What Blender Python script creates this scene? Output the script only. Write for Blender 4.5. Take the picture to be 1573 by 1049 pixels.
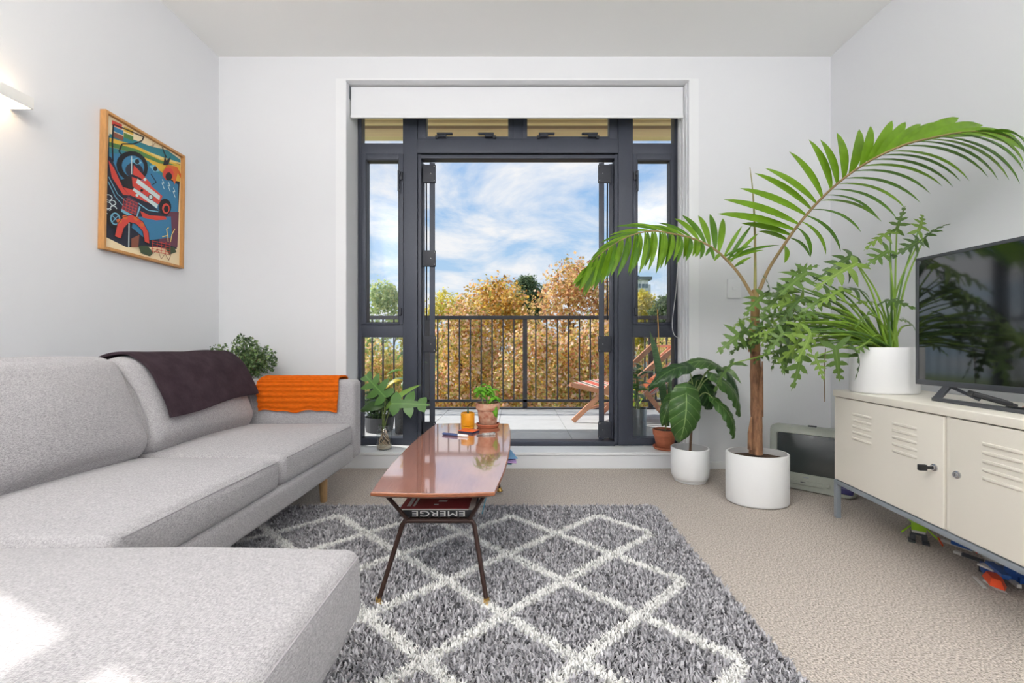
import bpy, math, random
import numpy as np
from mathutils import Vector, Matrix, Quaternion

# ------------------------------------------------------------------ clear
for o in list(bpy.data.objects):
    bpy.data.objects.remove(o, do_unlink=True)
scene = bpy.context.scene
COL = scene.collection
random.seed(7)
RNG = np.random.default_rng(7)
V = Vector
F_PX = 640.0          # focal length in pixels of a 1573 px wide frame
VPX, VPY = 794.0, 530.0
CAM_H = 0.85

# ------------------------------------------------------------------ camera
cam_data = bpy.data.cameras.new('camera')
cam = bpy.data.objects.new('camera', cam_data)
COL.objects.link(cam)
cam.location = (0, 0, CAM_H)
cam.rotation_euler = (math.pi / 2, 0, 0)
cam_data.sensor_width = 36.0
cam_data.lens = 36.0 * F_PX / 1573.0
cam_data.shift_x = -(VPX - 786.5) / 1573.0
cam_data.shift_y = (VPY - 524.5) / 1573.0
cam_data.clip_start = 0.02
cam_data.clip_end = 500
scene.camera = cam

# ------------------------------------------------------------------ view
vs = scene.view_settings
vs.view_transform = 'Standard'
vs.look = 'None'
vs.gamma = 1.0
vs.exposure = 0.0
vs.use_curve_mapping = False

# ------------------------------------------------------------------ world: blue sky with thin white cloud
world = bpy.data.worlds.new('sky')
scene.world = world
world.use_nodes = True
nt = world.node_tree
nt.nodes.clear()
def wn(t, **k):
    n = nt.nodes.new(t)
    for a, b in k.items():
        setattr(n, a, b)
    return n
w_out = wn('ShaderNodeOutputWorld')
w_bg = wn('ShaderNodeBackground')
w_tc = wn('ShaderNodeTexCoord')
w_sep = wn('ShaderNodeSeparateXYZ')
nt.links.new(w_tc.outputs['Generated'], w_sep.inputs[0])
w_grad = wn('ShaderNodeValToRGB')
w_grad.color_ramp.elements[0].position = 0.0
w_grad.color_ramp.elements[0].color = (0.55, 0.77, 0.95, 1)
w_grad.color_ramp.elements[1].position = 0.55
w_grad.color_ramp.elements[1].color = (0.17, 0.42, 0.86, 1)
nt.links.new(w_sep.outputs['Z'], w_grad.inputs[0])
w_den = wn('ShaderNodeMath', operation='ADD')
w_den.inputs[1].default_value = 0.22
w_abs = wn('ShaderNodeMath', operation='ABSOLUTE')
nt.links.new(w_sep.outputs['Z'], w_abs.inputs[0])
nt.links.new(w_abs.outputs[0], w_den.inputs[0])
w_dx = wn('ShaderNodeMath', operation='DIVIDE')
w_dy = wn('ShaderNodeMath', operation='DIVIDE')
nt.links.new(w_sep.outputs['X'], w_dx.inputs[0]); nt.links.new(w_den.outputs[0], w_dx.inputs[1])
nt.links.new(w_sep.outputs['Y'], w_dy.inputs[0]); nt.links.new(w_den.outputs[0], w_dy.inputs[1])
w_cmb = wn('ShaderNodeCombineXYZ')
nt.links.new(w_dx.outputs[0], w_cmb.inputs[0]); nt.links.new(w_dy.outputs[0], w_cmb.inputs[1])
w_n = wn('ShaderNodeTexNoise')
w_n.inputs['Scale'].default_value = 1.9
w_n.inputs['Detail'].default_value = 9
w_n.inputs['Roughness'].default_value = 0.6
w_n.inputs['Distortion'].default_value = 0.35
nt.links.new(w_cmb.outputs[0], w_n.inputs['Vector'])
w_cr = wn('ShaderNodeValToRGB')
w_cr.color_ramp.elements[0].position = 0.40
w_cr.color_ramp.elements[0].color = (0.06, 0.06, 0.06, 1)
w_cr.color_ramp.elements[1].position = 0.60
nt.links.new(w_n.outputs['Fac'], w_cr.inputs[0])
w_mix = wn('ShaderNodeMixRGB')
w_mix.inputs[2].default_value = (0.96, 0.97, 0.99, 1)
nt.links.new(w_cr.outputs[0], w_mix.inputs[0])
nt.links.new(w_grad.outputs[0], w_mix.inputs[1])
nt.links.new(w_mix.outputs[0], w_bg.inputs[0])
w_bg.inputs[1].default_value = 0.95
nt.links.new(w_bg.outputs[0], w_out.inputs[0])

# ------------------------------------------------------------------ sun (front left, high)
sd = bpy.data.lights.new('sun', 'SUN')
sun = bpy.data.objects.new('sun', sd)
COL.objects.link(sun)
sd.energy = 6.0
sd.angle = math.radians(0.6)
sd.color = (1.0, 0.96, 0.9)
sun.rotation_euler = V((-0.648, 0.283, 0.707)).to_track_quat('Z', 'Y').to_euler()
sun.location = (-6, 6, 8)

# ------------------------------------------------------------------ soft fill lights added behind the camera to brighten the room
def area(name, loc, aim, sx, sy, power, color=(1, 1, 1)):
    d = bpy.data.lights.new(name, 'AREA')
    d.shape = 'RECTANGLE'; d.size = sx; d.size_y = sy
    d.energy = power; d.color = color
    o = bpy.data.objects.new(name, d)
    COL.objects.link(o)
    o.location = loc
    o.rotation_euler = (V(loc) - V(aim)).to_track_quat('Z', 'Y').to_euler()
    return o
area('rear_fill_light', (0.1, -2.62, 1.45), (0.1, 1, 1.45), 3.2, 1.9, 6, (0.97, 0.985, 1.0))
area('left_ceiling_fill', (-1.5, -0.75, 1.86), (-1.5, -0.75, 3), 0.34, 0.34, 78, (1.0, 0.985, 0.965))
area('right_ceiling_fill', (1.6, -0.75, 1.86), (1.6, -0.75, 3), 0.34, 0.34, 78, (1.0, 0.985, 0.965))

# ================================================================== helpers
def srgb(c):
    return tuple((x / 255 / 12.92) if x / 255 <= 0.04045 else ((x / 255 + 0.055) / 1.055) ** 2.4 for x in c) + (1.0,)

MATS = {}
def mat(name, col, rough=0.6, metal=0.0, var=0.0, vscale=20.0, bump=0.0, bscale=200.0, coat=0.0, spec=0.5,
        stretch=None, col2=None, emit=None, estr=0.0, sub=0.0, trans=0.0):
    if name in MATS:
        return MATS[name]
    m = bpy.data.materials.new(name)
    m.use_nodes = True
    t = m.node_tree
    b = t.nodes['Principled BSDF']
    c = srgb(col)
    b.inputs['Base Color'].default_value = c
    b.inputs['Roughness'].default_value = rough
    b.inputs['Metallic'].default_value = metal
    b.inputs['Specular IOR Level'].default_value = spec
    if coat:
        b.inputs['Coat Weight'].default_value = coat
        b.inputs['Coat Roughness'].default_value = 0.08
    if emit:
        b.inputs['Emission Color'].default_value = srgb(emit)
        b.inputs['Emission Strength'].default_value = estr
    if var or bump or col2:
        tc = t.nodes.new('ShaderNodeTexCoord')
        mp = t.nodes.new('ShaderNodeMapping')
        t.links.new(tc.outputs['Object'], mp.inputs[0])
        if stretch:
            mp.inputs['Scale'].default_value = stretch
    if var or col2:
        n = t.nodes.new('ShaderNodeTexNoise')
        n.inputs['Scale'].default_value = vscale
        n.inputs['Detail'].default_value = 5
        n.inputs['Roughness'].default_value = 0.65
        t.links.new(mp.outputs[0], n.inputs['Vector'])
        r = t.nodes.new('ShaderNodeValToRGB')
        r.color_ramp.elements[0].position = 0.3
        r.color_ramp.elements[1].position = 0.7
        if col2:
            r.color_ramp.elements[0].color = c
            r.color_ramp.elements[1].color = srgb(col2)
        else:
            r.color_ramp.elements[0].color = tuple(max(0, x * (1 - var)) for x in c[:3]) + (1,)
            r.color_ramp.elements[1].color = tuple(min(1, x * (1 + var)) for x in c[:3]) + (1,)
        t.links.new(n.outputs['Fac'], r.inputs[0])
        t.links.new(r.outputs[0], b.inputs['Base Color'])
    if bump:
        n2 = t.nodes.new('ShaderNodeTexNoise')
        n2.inputs['Scale'].default_value = bscale
        n2.inputs['Detail'].default_value = 3
        t.links.new(mp.outputs[0], n2.inputs['Vector'])
        bp = t.nodes.new('ShaderNodeBump')
        bp.inputs['Strength'].default_value = bump
        bp.inputs['Distance'].default_value = 0.004
        t.links.new(n2.outputs['Fac'], bp.inputs['Height'])
        t.links.new(bp.outputs[0], b.inputs['Normal'])
    MATS[name] = m
    return m

def glass_mat(name, tint=(1, 1, 1, 1), gloss=0.06):
    m = bpy.data.materials.new(name)
    m.use_nodes = True
    t = m.node_tree
    t.nodes.clear()
    out = t.nodes.new('ShaderNodeOutputMaterial')
    tr = t.nodes.new('ShaderNodeBsdfTransparent'); tr.inputs[0].default_value = tint
    gl = t.nodes.new('ShaderNodeBsdfGlossy'); gl.inputs['Roughness'].default_value = 0.02
    lw = t.nodes.new('ShaderNodeLayerWeight'); lw.inputs[0].default_value = 0.5
    pw = t.nodes.new('ShaderNodeMath'); pw.operation = 'POWER'; pw.inputs[1].default_value = 5.0
    fr = t.nodes.new('ShaderNodeMath'); fr.operation = 'MULTIPLY_ADD'; fr.inputs[1].default_value = 0.9; fr.inputs[2].default_value = gloss * .6
    t.links.new(lw.outputs['Facing'], pw.inputs[0]); t.links.new(pw.outputs[0], fr.inputs[0])
    mx = t.nodes.new('ShaderNodeMixShader')
    t.links.new(fr.outputs[0], mx.inputs[0])
    t.links.new(tr.outputs[0], mx.inputs[1]); t.links.new(gl.outputs[0], mx.inputs[2])
    t.links.new(mx.outputs[0], out.inputs[0])
    MATS[name] = m
    return m

def island_mat(name, cols, rough=0.6, trans=0.25):
    """leaf material: each leaf (mesh island) takes a colour of the palette"""
    m = bpy.data.materials.new(name)
    m.use_nodes = True
    t = m.node_tree
    b = t.nodes['Principled BSDF']
    g = t.nodes.new('ShaderNodeNewGeometry')
    r = t.nodes.new('ShaderNodeValToRGB')
    r.color_ramp.interpolation = 'CONSTANT'
    els = r.color_ramp.elements
    for i, c in enumerate(cols):
        if i < 2:
            e = els[i]; e.position = i / len(cols)
        else:
            e = els.new(i / len(cols))
        e.color = srgb(c)
    t.links.new(g.outputs['Random Per Island'], r.inputs[0])
    t.links.new(r.outputs[0], b.inputs['Base Color'])
    b.inputs['Roughness'].default_value = rough
    b.inputs['Specular IOR Level'].default_value = 0.25
    if trans:
        out = t.nodes['Material Output']
        tl = t.nodes.new('ShaderNodeBsdfTranslucent')
        t.links.new(r.outputs[0], tl.inputs[0])
        mx = t.nodes.new('ShaderNodeMixShader'); mx.inputs[0].default_value = trans
        t.links.new(b.outputs[0], mx.inputs[1]); t.links.new(tl.outputs[0], mx.inputs[2])
        t.links.new(mx.outputs[0], out.inputs[0])
    MATS[name] = m
    return m

def leaf_mat(name, col, vein, rough=0.35, veins=9.0, trans=0.2, var=0.18, vw=0.035):
    """leaf with a lighter midrib and side veins, laid out in the leaf's own UV"""
    m = bpy.data.materials.new(name)
    m.use_nodes = True
    t = m.node_tree
    L = t.links
    b = t.nodes['Principled BSDF']
    uv = t.nodes.new('ShaderNodeUVMap')
    sp = t.nodes.new('ShaderNodeSeparateXYZ')
    L.new(uv.outputs[0], sp.inputs[0])
    def mth(op, a, bb=None):
        n = t.nodes.new('ShaderNodeMath'); n.operation = op
        for i, x in enumerate((a, bb)):
            if x is None: continue
            if isinstance(x, (int, float)): n.inputs[i].default_value = x
            else: L.new(x, n.inputs[i])
        return n.outputs[0]
    s = mth('ABSOLUTE', mth('SUBTRACT', sp.outputs[0], 0.5))
    mid = mth('LESS_THAN', s, vw * 0.6)
    ph = mth('FRACT', mth('MULTIPLY', mth('SUBTRACT', sp.outputs[1], mth('MULTIPLY', s, 0.5)), veins))
    side = mth('MULTIPLY', mth('LESS_THAN', ph, vw * 2.6), 0.55)
    fac = mth('MAXIMUM', mid, side)
    tc = t.nodes.new('ShaderNodeTexCoord')
    n = t.nodes.new('ShaderNodeTexNoise'); n.inputs['Scale'].default_value = 18; n.inputs['Detail'].default_value = 4
    L.new(tc.outputs['Object'], n.inputs['Vector'])
    r = t.nodes.new('ShaderNodeValToRGB')
    c = srgb(col)
    r.color_ramp.elements[0].position = 0.3; r.color_ramp.elements[1].position = 0.7
    r.color_ramp.elements[0].color = tuple(x * (1 - var) for x in c[:3]) + (1,)
    r.color_ramp.elements[1].color = tuple(min(1, x * (1 + var)) for x in c[:3]) + (1,)
    L.new(n.outputs['Fac'], r.inputs[0])
    mx = t.nodes.new('ShaderNodeMixRGB'); mx.inputs[2].default_value = srgb(vein)
    L.new(fac, mx.inputs[0]); L.new(r.outputs[0], mx.inputs[1])
    L.new(mx.outputs[0], b.inputs['Base Color'])
    b.inputs['Roughness'].default_value = rough
    b.inputs['Specular IOR Level'].default_value = 0.4
    out = t.nodes['Material Output']
    tl = t.nodes.new('ShaderNodeBsdfTranslucent'); L.new(mx.outputs[0], tl.inputs[0])
    ms = t.nodes.new('ShaderNodeMixShader'); ms.inputs[0].default_value = trans
    L.new(b.outputs[0], ms.inputs[1]); L.new(tl.outputs[0], ms.inputs[2])
    L.new(ms.outputs[0], out.inputs[0])
    MATS[name] = m
    return m

def weave_mat(name, c1, c2, scale=420.0, rough=0.95, bump=0.5):
    """upholstery: short light and dark threads crossing each other"""
    m = bpy.data.materials.new(name)
    m.use_nodes = True
    t = m.node_tree; L = t.links
    b = t.nodes['Principled BSDF']
    tc = t.nodes.new('ShaderNodeTexCoord')
    outs = []
    for st in ((1, 0.25, 0.5), (0.25, 1, 1)):
        mp = t.nodes.new('ShaderNodeMapping'); mp.inputs['Scale'].default_value = st
        L.new(tc.outputs['Object'], mp.inputs[0])
        n = t.nodes.new('ShaderNodeTexNoise'); n.inputs['Scale'].default_value = scale
        n.inputs['Detail'].default_value = 2
        L.new(mp.outputs[0], n.inputs['Vector'])
        outs.append(n.outputs['Fac'])
    a = t.nodes.new('ShaderNodeMath'); a.operation = 'ADD'
    L.new(outs[0], a.inputs[0]); L.new(outs[1], a.inputs[1])
    n3 = t.nodes.new('ShaderNodeTexNoise'); n3.inputs['Scale'].default_value = 60; n3.inputs['Detail'].default_value = 4
    L.new(tc.outputs['Object'], n3.inputs['Vector'])
    a2 = t.nodes.new('ShaderNodeMath'); a2.operation = 'MULTIPLY_ADD'; a2.inputs[1].default_value = 0.18
    L.new(n3.outputs['Fac'], a2.inputs[0]); L.new(a.outputs[0], a2.inputs[2])
    r = t.nodes.new('ShaderNodeValToRGB')
    r.color_ramp.elements[0].position = 0.0; r.color_ramp.elements[1].position = 1.0
    mr = t.nodes.new('ShaderNodeMapRange')
    mr.inputs['From Min'].default_value = 0.82; mr.inputs['From Max'].default_value = 1.36
    L.new(a2.outputs[0], mr.inputs['Value'])
    r.color_ramp.elements[0].color = srgb(c1); r.color_ramp.elements[1].color = srgb(c2)
    L.new(mr.outputs[0], r.inputs[0])
    L.new(r.outputs[0], b.inputs['Base Color'])
    bp = t.nodes.new('ShaderNodeBump'); bp.inputs['Strength'].default_value = bump; bp.inputs['Distance'].default_value = 0.0015
    L.new(a.outputs[0], bp.inputs['Height']); L.new(bp.outputs[0], b.inputs['Normal'])
    b.inputs['Roughness'].default_value = rough
    b.inputs['Specular IOR Level'].default_value = 0.15
    b.inputs['Sheen Weight'].default_value = 0.25
    MATS[name] = m
    return m

ORG = {}
def _org(parent):
    return ORG.get(parent.name, V((0, 0, 0))) if parent else V((0, 0, 0))

def tag(o, label=None, cat=None, group=None, kind=None):
    if label: o['label'] = label
    if cat: o['category'] = cat
    if group: o['group'] = group
    if kind: o['kind'] = kind
    return o

def thing(name, label, cat, loc, group=None, kind=None):
    o = bpy.data.objects.new(name, None)
    o.empty_display_size = 0.05
    COL.objects.link(o)
    o.location = loc
    ORG[o.name] = V(loc)
    return tag(o, label, cat, group, kind)

class MB:
    """collects shapes in world coordinates; build() links them as ONE mesh object"""
    def __init__(s):
        s.v = []; s.f = []; s.m = []; s.uv = None; s.mats = None
    def add(s, vs, fs, mi=0):
        n = len(s.v)
        s.v += [V(p) for p in vs]
        s.f += [tuple(i + n for i in f) for f in fs]
        s.m += [mi] * len(fs)
        return s
    def box(s, x0, x1, y0, y1, z0, z1, mi=0, M=None):
        vs = [V((x, y, z)) for x in (x0, x1) for y in (y0, y1) for z in (z0, z1)]
        if M is not None: vs = [M @ p for p in vs]
        return s.add(vs, [(0, 1, 3, 2), (4, 6, 7, 5), (0, 4, 5, 1), (2, 3, 7, 6), (0, 2, 6, 4), (1, 5, 7, 3)], mi)
    def bevbox(s, x0, x1, y0, y1, z0, z1, b=0.005, mi=0, M=None, seg=3):
        """box with rounded edges"""
        return s.cushion((x0 + x1) / 2, (y0 + y1) / 2, (z0 + z1) / 2, (x1 - x0) / 2, (y1 - y0) / 2, (z1 - z0) / 2, b, M=M, n=2, seg=seg, mi=mi)
    def cushion(s, cx, cy, cz, hx, hy, hz, r, puff=(0, 0, 0), M=None, n=10, seg=4, mi=0, wob=0.0, seed=0):
        """rounded box, optionally puffed along each axis"""
        r = min(r, hx, hy, hz)
        def coords(h):
            core = h - r
            c = [-(core) - r * math.cos(math.pi / 2 * i / seg * 1.0) for i in range(seg)]
            inner = [-core + 2 * core * i / n for i in range(n + 1)] if core > 1e-6 else [0.0]
            # parametric coordinate -1..1 per vertex line (cube coords)
            pts = []
            for i in range(seg): pts.append(-core - r * (1 - i / seg))
            pts += inner
            for i in range(1, seg + 1): pts.append(core + r * i / seg)
            return pts
        X, Y, Z = coords(hx), coords(hy), coords(hz)
        core = V((hx - r, hy - r, hz - r))
        cache = {}
        def vert(p):
            k = (round(p[0], 6), round(p[1], 6), round(p[2], 6))
            if k in cache: return cache[k]
            q = V((max(-core.x, min(core.x, p[0])), max(-core.y, min(core.y, p[1])), max(-core.z, min(core.z, p[2]))))
            d = V(p) - q
            w = q + d.normalized() * r if d.length > 1e-9 else q
            ux, uy, uz = p[0] / hx, p[1] / hy, p[2] / hz
            w.x += puff[0] * ux * (1 - uy * uy) * (1 - uz * uz)
            w.y += puff[1] * uy * (1 - ux * ux) * (1 - uz * uz)
            w.z += puff[2] * uz * (1 - ux * ux) * (1 - uy * uy)
            if wob:
                a = seed * 1.7
                w += V((math.sin(w.y * 9 + a) * math.cos(w.z * 8 - a), math.sin(w.x * 7 - a) * math.cos(w.z * 6), math.sin(w.x * 8 + a) * math.sin(w.y * 7 + a))) * wob
            w += V((cx, cy, cz))
            if M is not None: w = M @ w
            cache[k] = len(vs); vs.append(w)
            return cache[k]
        vs = []; fs = []
        def face(A, B, fn, flip):
            for i in range(len(A) - 1):
                for j in range(len(B) - 1):
                    q = [vert(fn(A[i], B[j])), vert(fn(A[i + 1], B[j])), vert(fn(A[i + 1], B[j + 1])), vert(fn(A[i], B[j + 1]))]
                    fs.append(tuple(reversed(q)) if flip else tuple(q))
        face(X, Y, lambda a, b: (a, b, hz), False); face(X, Y, lambda a, b: (a, b, -hz), True)
        face(Y, Z, lambda a, b: (hx, a, b), False); face(Y, Z, lambda a, b: (-hx, a, b), True)
        face(Z, X, lambda a, b: (b, hy, a), False); face(Z, X, lambda a, b: (b, -hy, a), True)
        return s.add(vs, fs, mi)
    def tube(s, pts, r, n=8, mi=0, cap=True):
        pts = [V(p) for p in pts]
        rs = r if isinstance(r, (list, tuple)) else [r] * len(pts)
        vs = []; fs = []
        up = None
        for i, p in enumerate(pts):
            a = pts[max(0, i - 1)]; b = pts[min(len(pts) - 1, i + 1)]
            t = (b - a)
            t = t.normalized() if t.length > 1e-9 else V((0, 0, 1))
            if up is None:
                up = t.orthogonal().normalized()
            else:
                up = (up - t * up.dot(t))
                up = up.normalized() if up.length > 1e-6 else t.orthogonal().normalized()
            w = t.cross(up)
            for k in range(n):
                an = 2 * math.pi * k / n
                vs.append(p + (up * math.cos(an) + w * math.sin(an)) * rs[i])
        for i in range(len(pts) - 1):
            for k in range(n):
                fs.append((i * n + k, i * n + (k + 1) % n, (i + 1) * n + (k + 1) % n, (i + 1) * n + k))
        if cap:
            fs.append(tuple(range(n - 1, -1, -1)))
            fs.append(tuple((len(pts) - 1) * n + k for k in range(n)))
        return s.add(vs, fs, mi)
    def lathe(s, cx, cy, prof, n=28, sx=1.0, sy=1.0, mi=0, closed=False, M=None):
        vs = []; fs = []
        for (r, z) in prof:
            for k in range(n):
                a = 2 * math.pi * k / n
                p = V((cx + r * sx * math.cos(a), cy + r * sy * math.sin(a), z))
                vs.append(M @ p if M is not None else p)
        for i in range(len(prof) - 1):
            for k in range(n):
                fs.append((i * n + k, i * n + (k + 1) % n, (i + 1) * n + (k + 1) % n, (i + 1) * n + k))
        if closed:
            for k in range(n):
                i = len(prof) - 1
                fs.append((i * n + k, i * n + (k + 1) % n, (k + 1) % n, k))
        else:
            fs.append(tuple(range(n - 1, -1, -1)))
            fs.append(tuple((len(prof) - 1) * n + k for k in range(n)))
        return s.add(vs, fs, mi)
    def prism(s, poly, ax0, ax1, fn, mi=0):
        """extrude a 2-D outline; fn(a, b, t) -> point"""
        n = len(poly)
        vs = [fn(a, b, ax0) for a, b in poly] + [fn(a, b, ax1) for a, b in poly]
        fs = [tuple(range(n - 1, -1, -1)), tuple(range(n, 2 * n))]
        fs += [(i, (i + 1) % n, n + (i + 1) % n, n + i) for i in range(n)]
        return s.add(vs, fs, mi)
    def build(s, name, m, parent=None, smooth=False, angle=40, label=None):
        me = bpy.data.meshes.new(name)
        o0 = _org(parent) if parent else V((0, 0, 0))
        if parent is None and len(s.v) and getattr(s, 'origin', None) is not None:
            o0 = V(s.origin)
        me.from_pydata([tuple(p - o0) for p in s.v], [], s.f)
        ms = m if isinstance(m, (list, tuple)) else [m]
        for x in ms: me.materials.append(x)
        if len(ms) > 1:
            me.polygons.foreach_set('material_index', s.m)
        if s.uv is not None:
            l = me.uv_layers.new(name='UVMap')
            for lp in me.loops:
                l.data[lp.index].uv = s.uv[lp.vertex_index]
        me.validate()
        me.update()
        if smooth:
            me.polygons.foreach_set('use_smooth', [True] * len(me.polygons))
            try:
                me.set_sharp_from_angle(angle=math.radians(angle))
            except Exception:
                pass
        o = bpy.data.objects.new(name, me)
        COL.objects.link(o)
        if parent is not None:
            o.parent = parent
            ORG[o.name] = o0
        else:
            o.location = o0
            ORG[o.name] = o0
        if label: o['label'] = label
        return o

def mb(): return MB()

def struct(name, m, b, parent=None, smooth=False):
    o = b.build(name, m, parent, smooth)
    if parent is None: o['kind'] = 'structure'
    return o

def single(name, m, b, label, cat, origin, group=None, smooth=True, kind=None):
    b.origin = origin
    o = b.build(name, m, None, smooth)
    return tag(o, label, cat, group, kind)

def W(px, py, Y):
    """photograph pixel at distance Y -> point of the room"""
    return V(((px - VPX) * Y / F_PX, Y, CAM_H + (VPY - py) * Y / F_PX))

def lerp(a, b, t): return a + (b - a) * t
def spline(pts, n):
    """Catmull-Rom through points"""
    pts = [V(p) for p in pts]
    P = [pts[0] * 2 - pts[1]] + pts + [pts[-1] * 2 - pts[-2]]
    out = []
    k = len(pts) - 1
    for i in range(n + 1):
        u = i / n * k
        j = min(int(u), k - 1); t = u - j
        a, b, c, d = P[j], P[j + 1], P[j + 2], P[j + 3]
        out.append(0.5 * ((2 * b) + (c - a) * t + (2 * a - 5 * b + 4 * c - d) * t * t + (3 * b - 3 * c + d - a) * t ** 3))
    return out

# ---- leaves
def blade(b, base, tip, width, droop=0.03, nrm=None, n=6, fold=0.25, prof=None):
    """long narrow leaflet from base to tip, arched, slightly folded along the midrib"""
    base = V(base); tip = V(tip)
    d = tip - base
    nrm = V(nrm) if nrm is not None else V((0, -0.6, 0.8))
    side = d.cross(nrm)
    side = side.normalized() if side.length > 1e-9 else V((1, 0, 0))
    up = side.cross(d).normalized()
    vs = []; fs = []
    for i in range(n + 1):
        t = i / n
        w = (prof(t) if prof else (math.sin(math.pi * min(1, t * 0.92 + 0.06)) ** 0.75)) * width / 2
        if i == n: w = 0.0004
        c = base + d * t + up * (4 * droop * t * (1 - t))
        vs += [c - side * w + up * w * fold, c, c + side * w + up * w * fold]
        if i:
            a = (i - 1) * 3
            fs += [(a, a + 1, a + 4, a + 3), (a + 1, a + 2, a + 5, a + 4)]
    b.add(vs, fs)
    return b

def broad_leaf(base, tip, width, nrm, curl=0.15, droop=0.15, ripple=0.04, veins=7, heart=0.35, fold=0.2, nt=20, ns=7, seed=0):
    """heart-shaped or oval leaf with arched blade and rippled side veins, UV u across v along"""
    base = V(base); tip = V(tip)
    d = tip - base; L = d.length
    t0 = d.normalized()
    nrm = V(nrm)
    side = t0.cross(nrm).normalized()
    up = side.cross(t0).normalized()
    b = MB(); b.uv = []
    vs = []; fs = []
    for i in range(nt + 1):
        t = i / nt
        w = (t ** 0.38) * ((1 - t) ** 0.72) * 1.75
        w = min(w, 1.0) * width / 2
        for j in range(-ns, ns + 1):
            u = j / ns
            back = heart * L * 0.22 * (abs(u) ** 1.6) * max(0, 1 - t * 3.0)
            c = base + t0 * (L * t - back)
            c = c + side * (w * u)
            h = droop * L * (4 * t * (1 - t)) * 0.5 - droop * L * t * t
            h += -curl * width * (u * u) + fold * abs(u) * width * 0.25
            h += ripple * width * math.sin((t - abs(u) * 0.25) * veins * 2 * math.pi + seed) * abs(u) * 0.6
            vs.append(c + up * h)
            b.uv.append((0.5 + 0.5 * u, t))
    m = 2 * ns + 1
    for i in range(nt):
        for j in range(m - 1):
            fs.append((i * m + j, i * m + j + 1, (i + 1) * m + j + 1, (i + 1) * m + j))
    b.add(vs, fs)
    return b

def lobed_template(n_lobes=7, L=1.0, W_=0.55, lw=0.09, fwd=0.6, web=0.12, shape='arrow', bend=0.25, jag=0.0, seed=1):
    """lobed leaf lying in XY, midrib along +Y, bends down towards tip and sides; returns verts, faces, uv"""
    rnd = random.Random(seed)
    vs = []; fs = []; uv = []
    def P(x, y):
        z = -bend * (y / L) ** 2 * L - bend * 0.9 * (x / W_) ** 2 * W_ + 0.05 * abs(x)
        vs.append(V((x, y, z))); uv.append((0.5 + x / W_ * 0.5, y / L))
        return len(vs) - 1
    # central web
    nw = 12
    rows = []
    for i in range(nw + 1):
        t = i / nw
        w = web * (0.75 + 0.25 * math.sin(math.pi * t)) * (1 - t) ** 0.6 + 0.003
        if i == 0: w = web * 0.5
        rows.append((P(-w, t * L * 0.96), P(0, t * L * 0.96), P(w, t * L * 0.96)))
        if i:
            a, c = rows[i - 1], rows[i]
            fs += [(a[0], a[1], c[1], c[0]), (a[1], a[2], c[2], c[1])]
    for side in (-1, 1):
        for k in range(n_lobes):
            t = (k + 0.2) / n_lobes
            if shape == 'arrow':
                env = (1 - t) ** 0.75 * (0.72 + 0.5 * math.sin(math.pi * min(1, t * 1.6 + .15)))
            else:
                env = (math.sin(math.pi * (0.16 + 0.8 * t)) ** 0.6) * (1 - 0.55 * t)
            ln = W_ * env * ((0.92 + 0.2 * rnd.random()) if shape != 'arrow' else (0.68 + 0.55 * rnd.random())) + 0.03
            ang = lerp(-0.35, 1.0, t) * fwd + rnd.uniform(-.06, .06)
            if k == 0 and shape == 'arrow': ang = -0.75
            dx, dy = math.cos(ang) * side, math.sin(ang)
            y0 = t * L * 0.94 + 0.01
            ns = 5
            prev = None
            for i in range(ns + 1):
                s = i / ns
                w = lw * (0.75 + 0.9 * math.sin(math.pi * min(1, s * 0.85 + 0.1))) * (1 - s ** 4) * (1.0 - 0.35 * t)
                cx = dx * ln * s; cy = y0 + dy * ln * s + 0.10 * ln * s * s
                px_, py_ = -dy * side, abs(dx)
                j = jag * (rnd.random() - .5)
                a = P(cx - px_ * (w / 2 + j), cy - py_ * (w / 2 + j)); c = P(cx + px_ * (w / 2 - j), cy + py_ * (w / 2 - j))
                if prev:
                    fs.append((prev[0], prev[1], c, a) if side > 0 else (prev[1], prev[0], a, c))
                prev = (a, c)
    return vs, fs, uv

def template_mesh(name, tpl, m):
    vs, fs, uv = tpl
    me = bpy.data.meshes.new(name)
    me.from_pydata([tuple(v) for v in vs], [], fs)
    l = me.uv_layers.new(name='UVMap')
    for lp in me.loops: l.data[lp.index].uv = uv[lp.vertex_index]
    me.materials.append(m)
    me.polygons.foreach_set('use_smooth', [True] * len(me.polygons))
    me.update()
    return me

def place_mesh(name, me, parent, M):
    o = bpy.data.objects.new(name, me)
    COL.objects.link(o)
    o.parent = parent
    o.matrix_basis = Matrix.Translation(-_org(parent)) @ M
    return o

def leaf_matrix(base, tip, nrm, scale=None, wscale=1.0):
    base = V(base); tip = V(tip)
    y = (tip - base); L = y.length; y = y.normalized()
    x = y.cross(V(nrm)).normalized(); z = x.cross(y)
    s = scale or L
    R = Matrix(((x.x, y.x, z.x, 0), (x.y, y.y, z.y, 0), (x.z, y.z, z.z, 0), (0, 0, 0, 1)))
    return Matrix.Translation(base) @ R @ Matrix.Diagonal((s * wscale, s, s, 1))

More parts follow.
